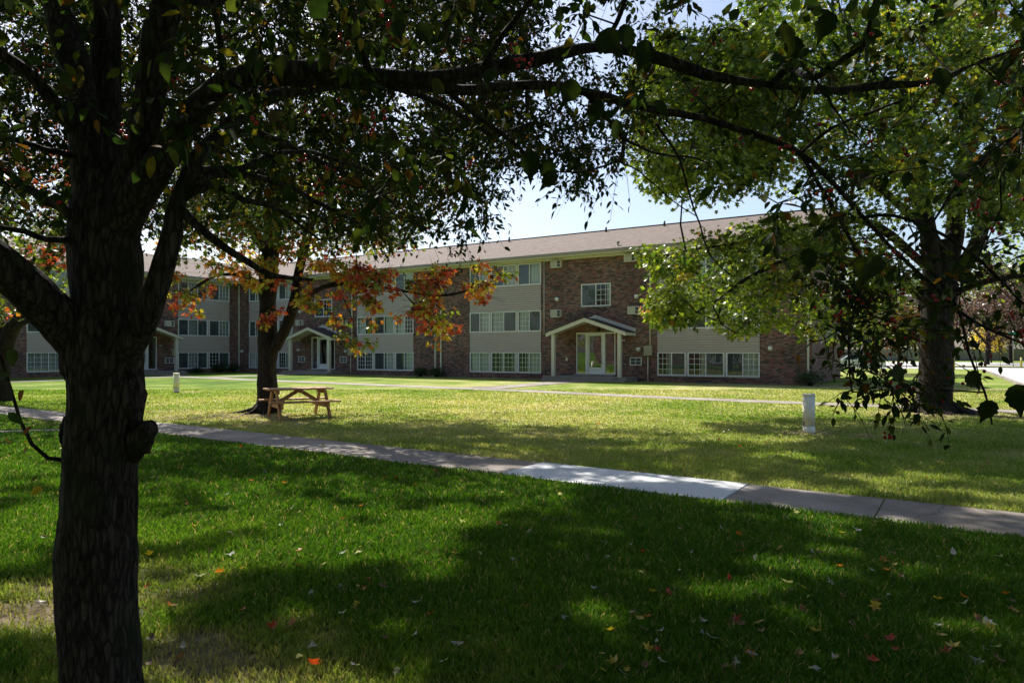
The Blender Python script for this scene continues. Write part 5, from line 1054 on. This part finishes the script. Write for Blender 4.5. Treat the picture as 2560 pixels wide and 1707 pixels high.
for k in range(250):
    y = rng.uniform(1110, 1700) if k % 3 else rng.uniform(1060, 1200); x = rng.uniform(330, 2560) if k % 4 else rng.uniform(0, 2560)
    if k % 5 == 0: x = rng.uniform(1400, 2560); y = rng.uniform(1380, 1700)
    spots.append((x, y, rng.choice(list('wwybrrbw'))))
for x, y, k in spots:
    g = ground(x, y)
    if paths_mask(g[0:1], g[1:2])[0] and rng.random() < .6: continue
    if np.hypot(g[0]+1.63, g[1]-2.7) < .25: continue
    lab, grp, ms = KINDS[k]; o = bpy.data.objects.new('fallen_leaf', ms[rng.integers(2)]); COL.objects.link(o); s = .044+.040*rng.random()
    o.scale = (s, s, s); o.location = (g[0], g[1], .034+.018*rng.random() if not paths_mask(g[0:1], g[1:2])[0] else .022); o.rotation_euler = (rng.normal(0, .4), rng.normal(0, .4), rng.random()*6.28); tag(o, lab, 'leaf', grp)
# ------------------------------------------------------------ camera, sun, sky
EL = math.radians(50); sx, sy = -.471, .882
cam = bpy.data.cameras.new('Camera'); cam.lens = 24; cam.sensor_width = 36; cam.clip_end = 2000; cam.clip_start = .05; cam.shift_y = (HY-853.5)/2560
co = bpy.data.objects.new('camera', cam); COL.objects.link(co); co.location = (0, 0, H); co.rotation_euler = (math.pi/2, 0, 0); SC.camera = co
sun = bpy.data.lights.new('sun', 'SUN'); sun.energy = 5; sun.angle = math.radians(.53); sun.color = (1, .95, .86); so = bpy.data.objects.new('sun', sun); COL.objects.link(so)
dirv = Vector((sx*math.cos(EL), sy*math.cos(EL), math.sin(EL))); so.rotation_euler = dirv.to_track_quat('Z', 'Y').to_euler(); so.location = (0, 0, 30)
w = bpy.data.worlds.new('World'); SC.world = w; w.use_nodes = True; nt = w.node_tree; bg = nt.nodes['Background']; sk = nt.nodes.new('ShaderNodeTexSky'); sk.sky_type = 'NISHITA'; sk.sun_disc = False
sk.sun_elevation = EL; sk.sun_rotation = math.atan2(sx, sy); sk.air_density = 1.0; sk.dust_density = 2.4; sk.ozone_density = 1.5; sk.altitude = 200
nt.links.new(sk.outputs[0], bg.inputs['Color']); bg.inputs['Strength'].default_value = .095
SC.view_settings.view_transform = 'Standard'; SC.view_settings.look = 'None'; SC.view_settings.exposure = .88; SC.view_settings.gamma = 1
SC.render.engine = 'CYCLES'; SC.cycles.max_bounces = 8; SC.cycles.transparent_max_bounces = 12; SC.cycles.diffuse_bounces = 3; SC.cycles.glossy_bounces = 3; SC.cycles.transmission_bounces = 4
SC.cycles.use_denoising = True; SC.cycles.caustics_reflective = False; SC.cycles.caustics_refractive = False
